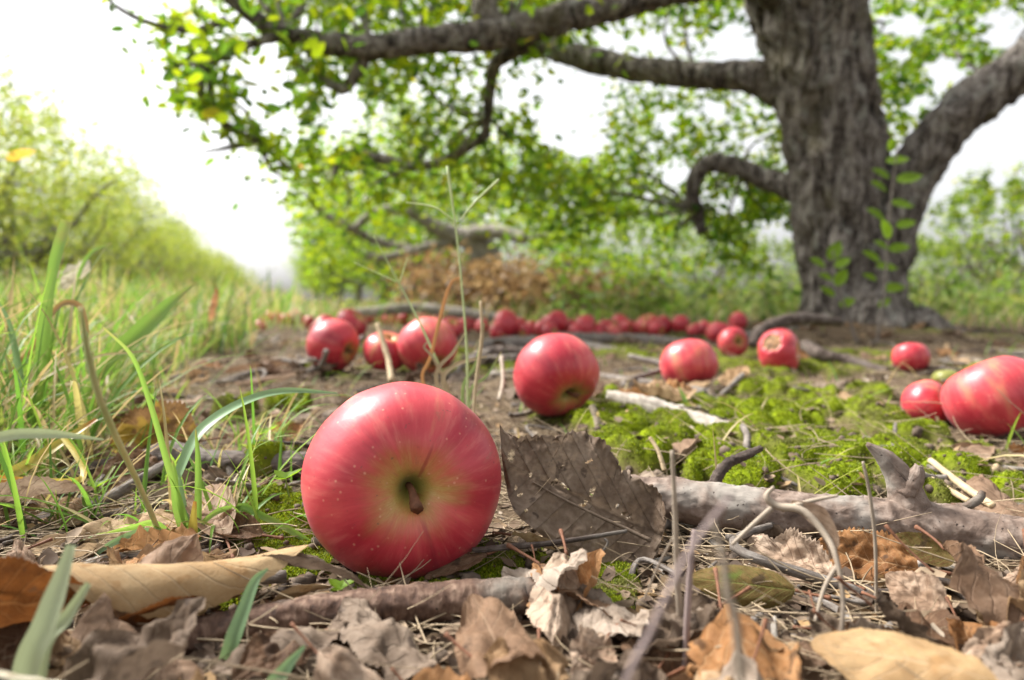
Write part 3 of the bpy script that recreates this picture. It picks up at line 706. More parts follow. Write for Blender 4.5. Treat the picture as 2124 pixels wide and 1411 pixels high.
# the large one standing against the apple
def standing_leaf():
    top = np.array([(1036, 878), (1044, 893), (1062, 903), (1075, 912), (1092, 906), (1120, 906), (1150, 907), (1168, 906), (1185, 897), (1205, 896), (1225, 903), (1250, 914), (1262, 926), (1268, 945), (1282, 962), (1287, 982), (1302, 976), (1312, 990), (1335, 1000), (1355, 1010), (1367, 1022), (1374, 1050), (1379, 1085)], float)
    bot = np.array([(1037, 900), (1040, 945), (1046, 990), (1054, 1030), (1066, 1060), (1085, 1080), (1105, 1095), (1125, 1112), (1140, 1130), (1160, 1145), (1190, 1158), (1225, 1166), (1262, 1168), (1295, 1170), (1325, 1172), (1348, 1168), (1360, 1150), (1368, 1130), (1375, 1110), (1380, 1090)], float)
    nu, nv = 190, 110
    def res(p, n):
        d = np.concatenate([[0], np.cumsum(np.linalg.norm(np.diff(p, axis=0), axis=1))]); s = np.linspace(0, d[-1], n)
        return np.stack([np.interp(s, d, p[:, 0]), np.interp(s, d, p[:, 1])], -1)
    A = res(top, nu + 1); B = res(bot, nu + 1)
    # saw teeth along the upper margin
    t = np.arange(nu + 1) / nu
    tg = np.gradient(A, axis=0); nrm = np.stack([tg[:, 1], -tg[:, 0]], -1); nrm /= np.linalg.norm(nrm, axis=1)[:, None]
    ph = (t * 23 + .35 * np.sin(t * 37) + .2 * np.sin(t * 91)) % 1.0
    A = A + nrm * (np.abs(np.sin(ph * math.pi)) ** .6 * 6.5 - 2)[:, None] * (t > .08)[:, None]
    v = np.linspace(0, 1, nv + 1)
    px = A[:, None, 0] * (1 - v)[None] + B[:, None, 0] * v[None]; py = A[:, None, 1] * (1 - v)[None] + B[:, None, 1] * v[None]
    # distance: leans back at the top, lower fold comes forward below the midrib
    mid = 985 + (px - 1100) * .47                      # midrib line in the blade
    below = np.clip((py - mid) / 80, 0, 1.3); above = np.clip((mid - py) / 110, 0, 1.5)
    Y = .268 + .010 * above ** 1.4 - .010 * below ** 1.2 + .006 * ((px - 1036) / 340)
    q = np.stack([px / 70, py / 70, 0 * px], -1)
    sl = (1 - (px - 1040) / 340 - .55 * np.abs(py - mid) / 260) * 8.0; sl = np.abs((sl % 1.0) - .5)
    Y = Y - .0006 * np.exp(-(sl / .12) ** 2) * (np.abs(py - mid) > 4)
    Y = Y + .0042 * perlin(q * .8) + .0012 * perlin(q * 2.2 + 3) + .0005 * perlin(q * 7 + 8) - .005 * sstep(.75, 1.0, np.abs(v[None] - .5) * 2 + 0 * px) * perlin(q * 1.7 + 21) - .010 * np.exp(-((v[None] * 60) ** 2) / 18.) * (np.abs(np.sin(ph * math.pi)) ** .5)[:, None] * .25
    crease = np.exp(-((py - mid) / 7.0) ** 2) * (px > 1120); Y = Y + .0016 * crease
    # right end curls forward
    Y = Y - .010 * sstep(1320, 1385, px) ** 2
    d = np.stack([(px - CX) / F_PX, math.cos(PITCH) - (py - CY) / F_PX * math.sin(PITCH), -math.sin(PITCH) - (py - CY) / F_PX * math.cos(PITCH)], -1)
    V = (d * (Y / d[..., 1])[..., None] + np.array([0, 0, CAM_H])).reshape(-1, 3)
    i = np.arange(nu)[:, None] * (nv + 1); j = np.arange(nv)[None]
    F = np.stack([i + j, i + nv + 1 + j, i + nv + 2 + j, i + j + 1], -1).reshape(-1, 4)
    fx = px.ravel()[F].mean(1); fy = py.ravel()[F].mean(1)
    keep = np.ones(len(F), bool)
    for hx, hy, rx, ry, ro in ((1060, 945, 7, 13, 10), (1151, 1000, 10, 5, -30), (1168, 1006, 14, 3, 40), (1229, 1020, 5, 12, 25), (1207, 1048, 9, 3, -10), (1215, 1040, 4, 5, 0), (1070, 1012, 3, 6, 0), (1078, 1026, 7, 3, -30), (1100, 985, 3, 5, 10), (1222, 957, 8, 2, -30), (1165, 968, 6, 2, -40), (1295, 1065, 8, 3, -20), (1304, 1072, 7, 2.5, -40), (1280, 1050, 3, 5, 0), (1227, 1094, 2, 3, 0), (1092, 1060, 3, 4, 0)):
        a = R(ro); dx, dy = fx - hx, fy - hy
        e = ((dx * math.cos(a) + dy * math.sin(a)) / rx) ** 2 + ((-dx * math.sin(a) + dy * math.cos(a)) / ry) ** 2
        keep &= e > 1 + .5 * np.sin(fx * 1.3) * np.sin(fy * 1.1)
    F = F[keep]
    # blade UVs: midrib at v = .5
    uu = (px - 1040) / 340; vvv = .5 + np.clip((py - mid) / 260, -.49, .49)
    uv = np.stack([1 - uu, vvv], -1).reshape(-1, 2)
    o = P(1250, 1165, .262)
    th = thing('dry_leaf', o, 'large grey-brown saw-toothed leaf with holes, standing upright against the biggest apple', 'dead leaf')
    obj('blade', mesh('leaf_blade', V - o, F, D_GREY, uv), th)
    pr = [P(px_, py_, y_) - o for px_, py_, y_ in ((1105, 1000, .2665), (1160, 1031, .2655), (1230, 1066, .2645), (1300, 1098, .263), (1350, 1122, .260))]
    V2, F2, u2 = tube(pr, [.00035, .0005, .0006, .0008, .0009], 6, 24, .2)
    obj('midrib', mesh('leaf_midrib', V2, F2, D_GREY, u2), th)
standing_leaf()

dead_leaf((80, 1175, .182), (640, 1130, .222), 290, 12, D_TAN, 'pale tan dead leaf rolled lengthwise into a tube in the front left', curl=-1.9, curl_end=-2.4, crumple=.025, bend=.2, stalk=.15, serr=.03, shape=.9, seed=3)
dead_leaf((-120, 1265, .172), (205, 1235, .182), 235, 62, D_RUST, 'dark rust-brown leaf, blurred, at the front left corner under the rolled tan leaf', crumple=.05, curl=.6, bend=.3, stalk=0)
dead_leaf((180, 1330, .178), (500, 1235, .205), 130, 40, D_RUST, 'dark brown leaf in the shade right beneath the rolled tan leaf', crumple=.06, curl=.5, stalk=0)
dead_leaf((415, 915, .40), (228, 925, .385), 150, 55, D_YELLOW, 'brown and yellow leaf lying on edge beside the grass behind the dark stick', curl=1.2, crumple=.13, bend=-.5, fold=.25, serr=.12)
dead_leaf((-60, 1050, .285), (196, 1015, .305), 120, 30, D_PINK, 'pale greyish brown curled leaf under the yellow grass ribbon', curl=1.2, crumple=.08)
dead_leaf((330, 960, .36), (180, 1000, .345), 110, 40, D_BROWN, 'dark brown leaf half hidden behind the grey diagonal stick', curl=.7, crumple=.1)
dead_leaf((470, 1120, .268), (425, 1010, .31), 110, 20, D_PINK, 'pinkish brown creased leaf between the grass clump and the dark stick', curl=1.0, crumple=.07, fold=.3)
dead_leaf((545, 1110, .27), (420, 1085, .28), 90, 35, D_BROWN, 'brown leaf with its edge curled up in front of the pinkish creased leaf', curl=1.5, crumple=.1)
dead_leaf((430, 1390, .172), (735, 1245, .200), 190, 25, D_GREY, 'grey-brown crumpled leaf tented over the reddish stick, left wing', crumple=.16, curl=-.8, fold=-.5, stalk=0)
dead_leaf((905, 1380, .172), (715, 1240, .200), 170, -20, D_GREY, 'grey-brown crumpled leaf tented over the reddish stick, right wing', crumple=.16, curl=-.7, fold=-.5, stalk=0)
dead_leaf((455, 1175, .212), (790, 1240, .212), 60, 15, D_GREY, 'narrow grey leaf strip arched along the top of the reddish stick', crumple=.14, curl=1.3, bend=-.8)
dead_leaf((560, 1255, .208), (690, 1215, .212), 46, 50, D_TAN, 'small tan curled leaf under the arched grey strip', crumple=.1, curl=1.6)
dead_leaf((1175, 1150, .222), (1150, 1340, .188), 150, 20, D_PINK, 'crumpled tan and grey leaf hanging over the end of the reddish stick', crumple=.14, curl=-.9, fold=-.3, stalk=.35)
dead_leaf((1120, 1170, .224), (1310, 1290, .196), 120, 35, D_BROWN, 'brown crumpled leaf with upright stalk in front of the standing leaf', crumple=.15, curl=-.6, stalk=.4)
dead_leaf((2075, 1420, .148), (1680, 1335, .170), 210, 28, D_TAN, 'broad yellowish tan leaf, blurred, at the front right', crumple=.05, curl=-.55, fold=-.15, bend=-.3, stalk=.2)
dead_leaf((1960, 1140, .232), (2140, 1330, .190), 170, 50, D_BROWN, 'cupped dark brown leaf with a reddish rim leaning on the thick branch', crumple=.07, curl=1.1)
dead_leaf((2160, 1150, .225), (2130, 1330, .200), 110, 30, D_ORANGE, 'orange-rimmed leaf at the right behind the cupped brown leaf', crumple=.1, curl=.9)
dead_leaf((1650, 1225, .216), (1425, 1200, .226), 105, 52, D_GREEN, 'half green leaf with brown margin lying in front of the thick branch', crumple=.035, curl=-.9, bend=-.35)
dead_leaf((1905, 1180, .242), (1690, 1130, .258), 140, 42, D_ORANGE, 'orange-brown crumpled leaf under the middle of the thick branch', crumple=.13, curl=.5, serr=.12)
dead_leaf((1730, 1200, .238), (1550, 1120, .262), 120, 40, D_PINK, 'pale pinkish crumpled leaf at the foot of the thick branch', crumple=.15, curl=.4, serr=.14)
dead_leaf((1980, 1165, .244), (1832, 1118, .256), 80, 40, D_GREEN, 'small half green leaf tucked against the thick branch below its stub', crumple=.05, curl=.9)
dead_leaf((1960, 1270, .205), (1838, 1190, .225), 110, 45, D_PINK, 'greyish leaf standing between the orange-brown leaf and the cupped brown one', crumple=.1, curl=.8)
dead_leaf((1930, 965, .405), (2040, 925, .425), 62, 55, D_BROWN, 'thin brown leaf with raised stalk on the moss behind the branch stub', crumple=.05, curl=.9, stalk=.5)
dead_leaf((485, 795, .74), (615, 775, .78), 50, 30, D_PINK, 'pale tan leaf lying in front of the three apples behind the biggest one', crumple=.08, curl=-.8)
dead_leaf((460, 770, .84), (600, 755, .90), 46, 20, D_BROWN, 'flat brown leaf in the gap between grass and apples', crumple=.1, curl=.5)
dead_leaf((1375, 1005, .355), (1500, 1000, .345), 48, 25, D_ORANGE, 'light orange leaf lying just behind the thick branch', crumple=.07, curl=-.7)
dead_leaf((1225, 1215, .240), (1385, 1240, .226), 62, 20, D_TAN, 'pale yellow torn leaf in front of the standing leaf', crumple=.07, curl=.6, serr=.2)
dead_leaf((770, 1215, .236), (880, 1212, .232), 44, 30, D_ORANGE, 'small bright orange leaf between the biggest apple and the reddish stick', crumple=.08, curl=1.0)
dead_leaf((-90, 1370, .135), (160, 1420, .142), 80, 25, D_CREAM, 'pale cream leaf, strongly blurred, in the bottom left corner', crumple=.05, curl=-.4)
dead_leaf((2140, 1310, .185), (1990, 1400, .165), 110, 20, D_PINK, 'grey blurred leaf at the bottom right corner beside the broad tan leaf', crumple=.12, curl=.4)
dead_leaf((432, 665, .80), (440, 590, .82), 36, 75, D_ORANGE, 'rusty orange leaf caught upright in the grass', crumple=.22, curl=1.3, bend=.8)
dead_leaf((120, 600, .62), (185, 540, .64), 50, 70, D_CREAM, 'whitish dry leaf caught among the grass tips', crumple=.2, curl=1.2)
dead_leaf((12, 330, .95), (75, 312, .97), 26, 50, mat_dry('yellow_leaf', (.45, .28, .03), (.6, .40, .05), (.7, .5, .1), fac=.45, veins=.2), 'bright yellow leaf falling through the air before the left row of trees', crumple=.1, curl=.7, stalk=.2)
dead_leaf((45, 750, .55), (130, 790, .52), 60, 40, D_BROWN, 'brown leaf stuck low among the grass blades', crumple=.1, curl=.8)
dead_leaf((1260, 1320, .185), (1190, 1400, .170), 110, 30, D_PINK, 'crumpled grey leaf at the very front below the hanging tan one', crumple=.16, curl=.6)
dead_leaf((640, 1330, .185), (480, 1410, .165), 130, 15, D_BROWN, 'dull brown leaf lying flat at the front under the tented leaf', crumple=.12, curl=.3)
dead_leaf((1010, 1150, .245), (880, 1200, .238), 60, 10, D_BROWN, 'dark brown flat leaf under the biggest apple', crumple=.08, curl=.3)
dead_leaf((1060, 1110, .262), (1180, 1140, .255), 80, 30, D_TAN, 'tan leaf under the lower edge of the standing leaf', crumple=.08, curl=.5)

# scattered single leaves of the litter
def scatter_leaves():
    g = np.random.default_rng(41)
    mats = [D_BROWN, D_GREY, D_PINK, D_TAN2, D_TAN2, D_ORANGE, D_ASH, D_BROWN]
    near_label = 'crumpled dead leaf lying loose in the litter before the thick branch'
    protos = []
    for i in range(16):
        L = g.uniform(.035, .06); W = L * g.uniform(.5, .75)
        V, F, uv = leaf_mesh('l', L, W, None, curl=g.uniform(-1.4, 1.6), bend=g.uniform(-.9, .9), crumple=g.uniform(.10, .24), fold=g.uniform(-.3, .4), serr=.1, seed=300 + i, nu=30, nv=18, holes=int(g.integers(0, 3)))
        V[:, 0] -= L / 2
        V[:, 2] -= np.percentile(V[:, 2], 6)
        sv, sf, su = stalk_arrays((-L / 2, 0, V[:, 2].min() + .003), L * .4, g.uniform(-1, 1), 300 + i)
        m_ = mats[i % 8]
        protos.append((mesh('leaf_blade', V, F, m_, uv), mesh('leaf_stalk', sv, sf, STALK, su)))
    spots = []
    def dense(n, y0, y1, test, zone):
        k = 0
        while k < n:
            x, y = sample_fan(1, y0, y1, g, 1.05); x, y = float(x[0]), float(y[0])
            if test(x, y): spots.append((x, y, zone)); k += 1
    ax, ay = G0(835, 1190)[:2]
    clear = lambda x, y: math.hypot(x - ax, y - ay - .02) > .066
    dense(105, .145, .225, lambda x, y: clear(x, y) and (x > -.02 or random.random() < .45) and not (.12 < x / y < .75 and y > .20) and not (y < .18 and .40 < x / y < .75) and not (y > .178 and -.5 < x / y < .03), 0)
    dense(60, .24, .6, lambda x, y: clear(x, y) and moss_mask(np.array([x]), np.array([y]))[0] < .3 and not (-.06 < x < .10 and y < .32) and random.random() < (.9 if x < -.1 else .45), 1)
    dense(130, .6, 2.0, lambda x, y: grass_edge(x, y) < .25, 2)
    groups = [('loose dead leaves in the front litter', near_label),
              ('dead leaves between the sticks and moss', 'brown dead leaf lying on the ground between sticks and moss'),
              ('far dead leaves under the tree', 'small out-of-focus dead leaf on the bare ground under the tree')]
    first = {}
    for i, (x, y, zone) in enumerate(spots):
        a, b = protos[int(g.integers(0, 16))]
        th = thing('dry_leaf', (x, y, H(x, y) + (.001 if zone else g.uniform(.001, .011))), groups[zone][1], 'dead leaf', groups[zone][0])
        tl = .35 if zone else .65
        th.rotation_euler = (g.uniform(-tl, tl), g.uniform(-tl, tl), g.uniform(0, 6.28))
        s = g.uniform(.45, .85) if zone == 0 else g.uniform(.7, 1.15); th.scale = (s, s, s)
        obj('blade', a, th)
        if zone < 2: obj('stalk', b, th)
scatter_leaves()

# ------------------------------------------------------------------ sticks and branches
def stick(name, pts, rpx, mat, label, cat='stick', group=None, segs=16, n=70, amp=.16, stubs=(), flat=1.0, ridge=0.08, fr=9):
    p = [P(*q) for q in pts]
    Ym = [q[2] for q in pts]
    yy = np.interp(np.linspace(0, 1, len(rpx)), np.linspace(0, 1, len(Ym)), Ym)
    rad = [r / F_PX * y for r, y in zip(rpx, yy)]
    NSEED[0] += 1
    o = p[0]
    V, F, uv = tube([q - o for q in p], rad, segs, n, amp, fr, NSEED[0], flat, ridge)
    th = thing(name, o, label, cat, group)
    obj('bark', mesh(name + '_bark', V, F, mat, uv), th)
    for nm, sp, sr, sm in stubs:
        q = [P(*a) for a in sp]; rr = [r / F_PX * a[2] for r, a in zip(sr, sp)]
        NSEED[0] += 1
        V, F, uv = tube([a - o for a in q], rr, 16, 40, .07, 9, NSEED[0])
        obj(nm, mesh(nm, V, F, sm, uv), th)
    return th
stick('fallen_branch', [(1300, 1028, .305), (1420, 1040, .298), (1560, 1060, .290), (1720, 1075, .285), (1900, 1092, .280), (2060, 1120, .272), (2300, 1165, .258)], [40, 44, 47, 46, 52, 54, 58], BARK_PINK,
      'thick pinkish-grey branch with a short upright stub lying in front of the moss', 'branch', segs=56, n=280, amp=.08, fr=11,
      stubs=[('stub', [(1895, 1085, .281), (1880, 1030, .282), (1862, 985, .283), (1835, 950, .284), (1800, 922, .285)], [50, 36, 27, 19, 5], BARK_PINK),
             ('stub', [(1880, 1020, .280), (1900, 985, .279), (1905, 968, .279)], [26, 17, 9], BARK_PINK)])
stick('fallen_branch', [(150, 1000, .365), (250, 972, .372), (300, 962, .375), (345, 950, .372), (380, 952, .372), (440, 962, .372), (560, 964, .37), (700, 968, .366), (800, 970, .36)], [26, 27, 27, 34, 30, 26, 27, 27, 26], BARK_BROWN,
      'dark brown branch lying behind the biggest apple toward the grass', 'branch', segs=44, n=220, amp=.10, ridge=.10,
      stubs=[('twig', [(475, 965, .366), (482, 990, .362), (492, 1010, .360), (500, 1000, .360), (494, 985, .358)], [8, 9, 10, 6, 3], BARK_GREY)])
stick('fallen_branch', [(250, 1385, .182), (400, 1330, .192), (560, 1292, .200), (720, 1268, .206), (860, 1255, .209), (980, 1245, .212), (1098, 1236, .214)], [48, 44, 40, 40, 42, 40, 38], BARK_RED,
      'reddish-brown peeling branch lying across the front below the biggest apple', 'branch', segs=44, n=240, amp=.08, ridge=.05)
stick('stick', [(60, 1118, .290), (140, 1075, .305), (230, 1030, .32), (345, 962, .345)], [8, 10, 11, 9], BARK_GREY, 'straight grey stick lying diagonally beside the grass clump')
stick('wood_splinter', [(1262, 818, .60), (1330, 838, .56), (1400, 862, .53), (1500, 898, .48), (1570, 920, .45), (1655, 945, .42)], [8, 19, 23, 25, 22, 8], WOOD_PALE, 'pale weathered wood splinter lying on the moss behind the standing leaf', flat=.5, ridge=.15, segs=16)
stick('wood_splinter', [(1470, 935, .44), (1560, 945, .43), (1640, 958, .415)], [10, 13, 6], BARK_GREY, 'dark underside piece below the pale weathered splinter on the moss', flat=.6)
stick('stick', [(1476, 1012, .300), (1490, 985, .305), (1512, 960, .31), (1545, 945, .312), (1578, 930, .315)], [11, 12, 10, 10, 6], BARK_BROWN, 'short crooked dark twig standing up behind the thick branch', amp=.25)
stick('stick', [(1225, 778, .90), (1330, 792, .82), (1450, 808, .74), (1560, 832, .68), (1700, 850, .63)], [7, 7, 6, 5, 3], BARK_GREY, 'long thin grey stick running in front of the third apple in the middle row')
stick('stick', [(1460, 850, .58), (1500, 815, .62), (1540, 778, .66)], [4, 4, 5], BARK_GREY, 'thin forked twig rising right of the third apple')
stick('stick', [(980, 1142, .246), (1060, 1134, .246), (1150, 1126, .247), (1300, 1102, .250)], [6, 7, 6, 4], BARK_BROWN, 'thin brown twig lying in front of the standing leaf', segs=8,
      stubs=[('twig', [(1255, 1118, .248), (1260, 1128, .247), (1245, 1150, .246), (1235, 1158, .246)], [3, 2.5, 2, 1.5], BARK_BROWN)])
stick('stick', [(960, 775, .86), (985, 750, .90), (1020, 738, .93), (1075, 738, .95), (1130, 745, .95)], [14, 17, 18, 18, 16], BARK_BROWN, 'dark curved stick lying just left of the second apple')
stick('fallen_branch', [(930, 735, 1.30), (1060, 716, 1.42), (1200, 722, 1.40), (1370, 760, 1.10)], [14, 18, 17, 13], BARK_GREY, 'long grey branch lying behind the second apple', 'branch')
stick('fallen_branch', [(1160, 700, 1.62), (1330, 706, 1.60), (1500, 722, 1.50), (1600, 730, 1.45)], [11, 12, 10, 8], BARK_GREY, 'grey branch lying in front of the far row of apples', 'branch')
stick('fallen_branch', [(740, 650, 2.35), (860, 640, 2.4), (960, 650, 2.35), (1080, 664, 2.3)], [9, 11, 11, 8], LIMB_GREY, 'mossy grey log lying behind the left apple cluster', 'log')
stick('stick', [(1562, 716, 1.12), (1575, 690, 1.14), (1610, 672, 1.17), (1660, 662, 1.20), (1740, 668, 1.25)], [9, 12, 13, 13, 9], BARK_BROWN, 'dark bent stick arching behind the rotten apple')
stick('stick', [(1670, 716, 1.05), (1700, 735, 1.0), (1760, 750, .98), (1840, 772, .93)], [11, 14, 13, 9], BARK_BROWN, 'dark stick lying right of the rotten apple')
stick('fallen_branch', [(1950, 718, 1.55), (2010, 726, 1.5), (2080, 733, 1.46), (2180, 742, 1.42)], [14, 15, 15, 14], WOOD_PALE, 'whitish peeled branch lying right of the big trunk', 'branch')
stick('stick', [(1735, 898, .50), (1830, 920, .47), (1900, 935, .455), (1960, 950, .44)], [6, 8, 8, 4], BARK_GREY, 'grey stick on the moss left of the thin brown leaf')
stick('stick', [(1790, 835, .66), (1860, 860, .60), (1945, 890, .55)], [6, 8, 6], BARK_GREY, 'grey stick running toward the small dark apple')
stick('stick', [(1930, 955, .365), (2000, 1010, .33), (2060, 1050, .31)], [6, 8, 8], STRAW, 'thick pale straw stem leaning on the branch behind its stub', segs=8)
stick('stick', [(1915, 985, .34), (1960, 1012, .325), (2010, 1040, .31)], [7, 7, 6], STRAW, 'short pale straw stem right beside the stub', segs=8)
stick('stick', [(2035, 1010, .36), (2052, 985, .37), (2068, 968, .375)], [8, 8, 7], STRAW, 'broken whitish straw piece pointing up behind the thick branch', segs=8)
stick('stick', [(1975, 1048, .305), (2005, 1050, .295), (2030, 1035, .295), (2038, 1020, .296)], [5, 8, 9, 6], BARK_RED, 'small curved reddish twig lying on the thick branch', segs=8)
stick('stick', [(2000, 1005, .37), (2060, 1000, .37), (2140, 985, .38)], [4, 4, 4], STRAW_GREY, 'thin straight stem in the straw pile behind the branch', segs=8)
stick('stick', [(640, 770, .78), (690, 750, .82), (735, 715, .86), (752, 700, .88)], [5, 6, 6, 5], BARK_GREY, 'thin grey twig leaning on the front left apple of the cluster', segs=8,
      stubs=[('twig', [(660, 765, .79), (672, 745, .78), (677, 728, .775)], [5, 5, 6], BARK_GREY)])
stick('stick', [(812, 790, .62), (805, 745, .64), (783, 672, .66)], [7, 6, 5], STRAW, 'pale dry stalk standing before the middle apple of the left cluster', segs=8)
stick('stick', [(1040, 740, .6), (1043, 790, .55), (1035, 830, .5)], [4, 4, 4], STRAW_GREY, 'dry bent stalk standing left of the second apple', segs=8)
stick('stick', [(1245, 905, .47), (1238, 870, .475), (1228, 842, .48)], [8, 7, 7], STRAW_GREY, 'short broken stalk standing under the second apple', segs=8)
stick('stick', [(1378, 975, .36), (1365, 935, .365), (1348, 908, .37)], [5, 4, 4], STRAW, 'bent pale straw above the light orange leaf', segs=8)

# scattered twigs on the ground
def scatter_twigs():
    g = np.random.default_rng(51)
    protos = []
    for i in range(7):
        L = g.uniform(.04, .11); k = 5
        pts = [np.array([L * (t - .5), L * .12 * g.normal(), .0025 + .001 * g.normal()]) for t in np.linspace(0, 1, k)]
        r = g.uniform(.0009, .0022)
        V, F, uv = tube(pts, [r, r * 1.1, r, r * .8, r * .5], 8, 26, .2, 9, i)
        protos.append(mesh('twig_bark', V, F, [BARK_GREY, BARK_BROWN, BARK_GREY, WOOD_PALE, BARK_RED, BARK_GREY, BARK_BROWN][i], uv))
    k = 0
    while k < 210:
        x, y = sample_fan(1, .17, 2.2, g, .8); x, y = float(x[0]), float(y[0])
        if grass_edge(x, y) > .1 or (abs(x + .03) < .07 and y < .33): continue
        o = obj('twig', protos[int(g.integers(0, 7))], None, (x, y, H(x, y)))
        zone = y < .6
        tag(o, 'thin twig lying among litter and moss near the front' if zone else 'thin twig lying on the far ground under the tree', 'twig', 'near loose twigs' if zone else 'far loose twigs')
        o.rotation_euler = (g.normal(0, .15), g.normal(0, .12), g.uniform(0, 6.28)); s = g.uniform(.6, 1.2) * (1 if y < .6 else 1.5); o.scale = (s, s, s)
        k += 1
scatter_twigs()

# ------------------------------------------------------------------ apples
def apple_mesh(Rr, hz, seed, rots=(), nu=72, nv=60, lop=.026):
    th = np.linspace(0, math.pi, nv + 1)[1:-1]; ph = np.linspace(0, 2 * math.pi, nu, endpoint=False)
    def prof(t):
        s, c = np.sin(t), np.cos(t)
        x = np.abs(s) ** .86 * (1 + .045 * c)
        z = hz * np.sign(c) * np.abs(c) ** .92
        dip = .20 * np.exp(-(x / .34) ** 2) + .24 * np.exp(-(x / .12) ** 2)
        z = np.where(c > 0, z - dip, z + .12 * np.exp(-(x / .28) ** 2) + .06 * np.exp(-(x / .12) ** 2))
        return x, z
    # even out along the profile
    tt = np.linspace(0.0001, math.pi - .0001, 2000); xx, zz = prof(tt)
    L = np.concatenate([[0], np.cumsum(np.hypot(np.diff(xx), np.diff(zz)))])
    lat = np.linspace(0, 1, nv + 1)[1:-1]; te = np.interp(lat * L[-1], L, tt)
    x, z = prof(te)
    X = x[:, None] * np.cos(ph)[None]; Y = x[:, None] * np.sin(ph)[None]; Z = np.repeat(z[:, None], nu, 1)
    V = np.stack([X, Y, Z], -1).reshape(-1, 3)
    la = np.repeat(lat[:, None], nu, 1).ravel()
    x0, z0 = prof(np.array([.0001])); x1, z1 = prof(np.array([math.pi - .0001]))
    V = np.vstack([V, [0, 0, z0[0]], [0, 0, z1[0]]]); la = np.append(la, [0, 1])
    d = V / (np.linalg.norm(V, axis=1)[:, None] + 1e-9)
    V = V * (1 + lop * perlin(d * 1.1 + seed * 3.7) + .012 * perlin(d * 2.7 + seed))[:, None]
    # faint five-fold ribs towards the calyx
    V[:, :2] *= (1 + .012 * np.cos(5 * np.arctan2(V[:, 1], V[:, 0]) + seed) * sstep(.45, .9, la))[:, None]
    V *= Rr
    rot = np.zeros(len(V))
    for dv, ra, de in rots:
        dv = np.array(dv, float); dv /= np.linalg.norm(dv)
        a = np.arccos(np.clip(d @ dv, -1, 1)) * (1 + .25 * perlin(d * 5 + 2))
        f = 1 - sstep(ra * .7, ra, a); rot = np.maximum(rot, f); V *= (1 - de * f * (1 + .35 * perlin(d * 9)))[:, None]
    F = []
    m = nv - 1
    for i in range(m - 1):
        for j in range(nu):
            j2 = (j + 1) % nu; F.append((i * nu + j, (i + 1) * nu + j, (i + 1) * nu + j2, i * nu + j2))
    a, b = m * nu, m * nu + 1
    for j in range(nu):
        j2 = (j + 1) % nu; F.append((a, j, j2)); F.append((b, (m - 1) * nu + j2, (m - 1) * nu + j))
    return V, F, {'lat': la, 'rot': rot}, z0[0] * Rr
def make_apple(px, top, bot, wpx, axis, label, group=None, seed=1, stalk=True, rots=(), Y=None, hz=.86, sbend=(.0, .0), nu=72, nv=60):
    """px: centre column; top, bot: rows of the outline; axis: world direction of the stalk end"""
    gp = G(px, bot, -.001)
    y = gp[1] if Y is None else Y
    c = P(px, (top + bot) / 2, y + .0)
    Rr = wpx / 2 / F_PX * y
    ax = Vector(axis).normalized(); q = Vector((0, 0, 1)).rotation_difference(ax)
    rots = [(q.inverted() @ Vector(r_[0]), r_[1], r_[2]) for r_ in rots]
    V, F, at, z0 = apple_mesh(Rr, hz, seed, rots, nu, nv)
    # scale so that the outline is as tall as in the photo
    W = np.array([q @ Vector(v) for v in V.tolist()])
    hpx = (bot - top) / F_PX * y; k = hpx / (W[:, 2].max() - W[:, 2].min())
    V = V * min(1.06, max(.9, k))
    W = W * min(1.06, max(.9, k))
    base = c[2] - hpx / 2
    th = thing('apple', (c[0], y, base - W[:, 2].min()), label, 'apple', group)
    th.rotation_mode = 'QUATERNION'; th.rotation_quaternion = q
    obj('flesh', mesh('apple_skin', V, F, APPLE, attrs=at), th)
    if stalk:
        z0 = V[-2, 2]
        qi = q.inverted(); off = qi @ Vector((sbend[0], 0, sbend[1]))
        s = Rr
        pts = [np.array([0, 0, z0 - .03 * s]), np.array([0, 0, z0 + .14 * s]), np.array([off[0] * .35 * s, off[1] * .35 * s, z0 + .27 * s]), np.array([off[0] * s, off[1] * s, z0 + .38 * s])]
        sv, sf, su = tube(pts, [.038 * s, .034 * s, .042 * s, .066 * s], 12, 22, .12, 9, seed)
        obj('stalk', mesh('apple_stalk', sv, sf, STALK, su), th)
    return th
make_apple(835, 781, 1194, 384, (.31, -1, .10), 'biggest and nearest red apple, sharp, stalk facing the viewer, resting by the standing leaf', seed=3.3, sbend=(.02, -.16), Y=.262, hz=.84, nu=144, nv=110)
make_apple(1152, 690, 866, 185, (.42, -.72, -.62), 'second largest-looking apple behind the standing leaf, dark stalk hollow low at its side', seed=5.1, sbend=(.12, .05))
make_apple(1428, 702, 808, 124, (.15, -.35, -.9), 'pinkish red apple with no hollow showing, between the second apple and the rotten one', seed=7.7, stalk=False)
make_apple(1616, 685, 779, 108, (.82, -.50, .10), 'rotten red apple with two brown hollows eaten into its skin', seed=2.2, rots=(((-.60, -.62, .52), .50, .13), ((.78, -.60, .05), .30, .10)), stalk=False, nu=110, nv=90)
make_apple(1520, 682, 741, 70, (.25, -.95, .15), 'small red apple with its dark stalk hollow facing front, left of the rotten one', seed=4.4)
make_apple(2063, 737, 913, 210, (-.3, .4, .8), 'large red apple cut by the right edge, resting before the small dark one', seed=6.1, stalk=False)
make_apple(1922, 795, 888, 112, (.5, -.75, .35), 'small dark red apple tucked behind the large right-hand one', seed=8.8, Y=.555)
make_apple(1889, 714, 774, 80, (.1, .3, .9), 'small pinkish apple alone before the foot of the trunk', seed=9.1, stalk=False)
ga = make_apple(1963, 775, 812, 60, (0, .2, 1), 'greenish apple peeking out behind the large right-hand one', seed=9.7, stalk=False, Y=.80)
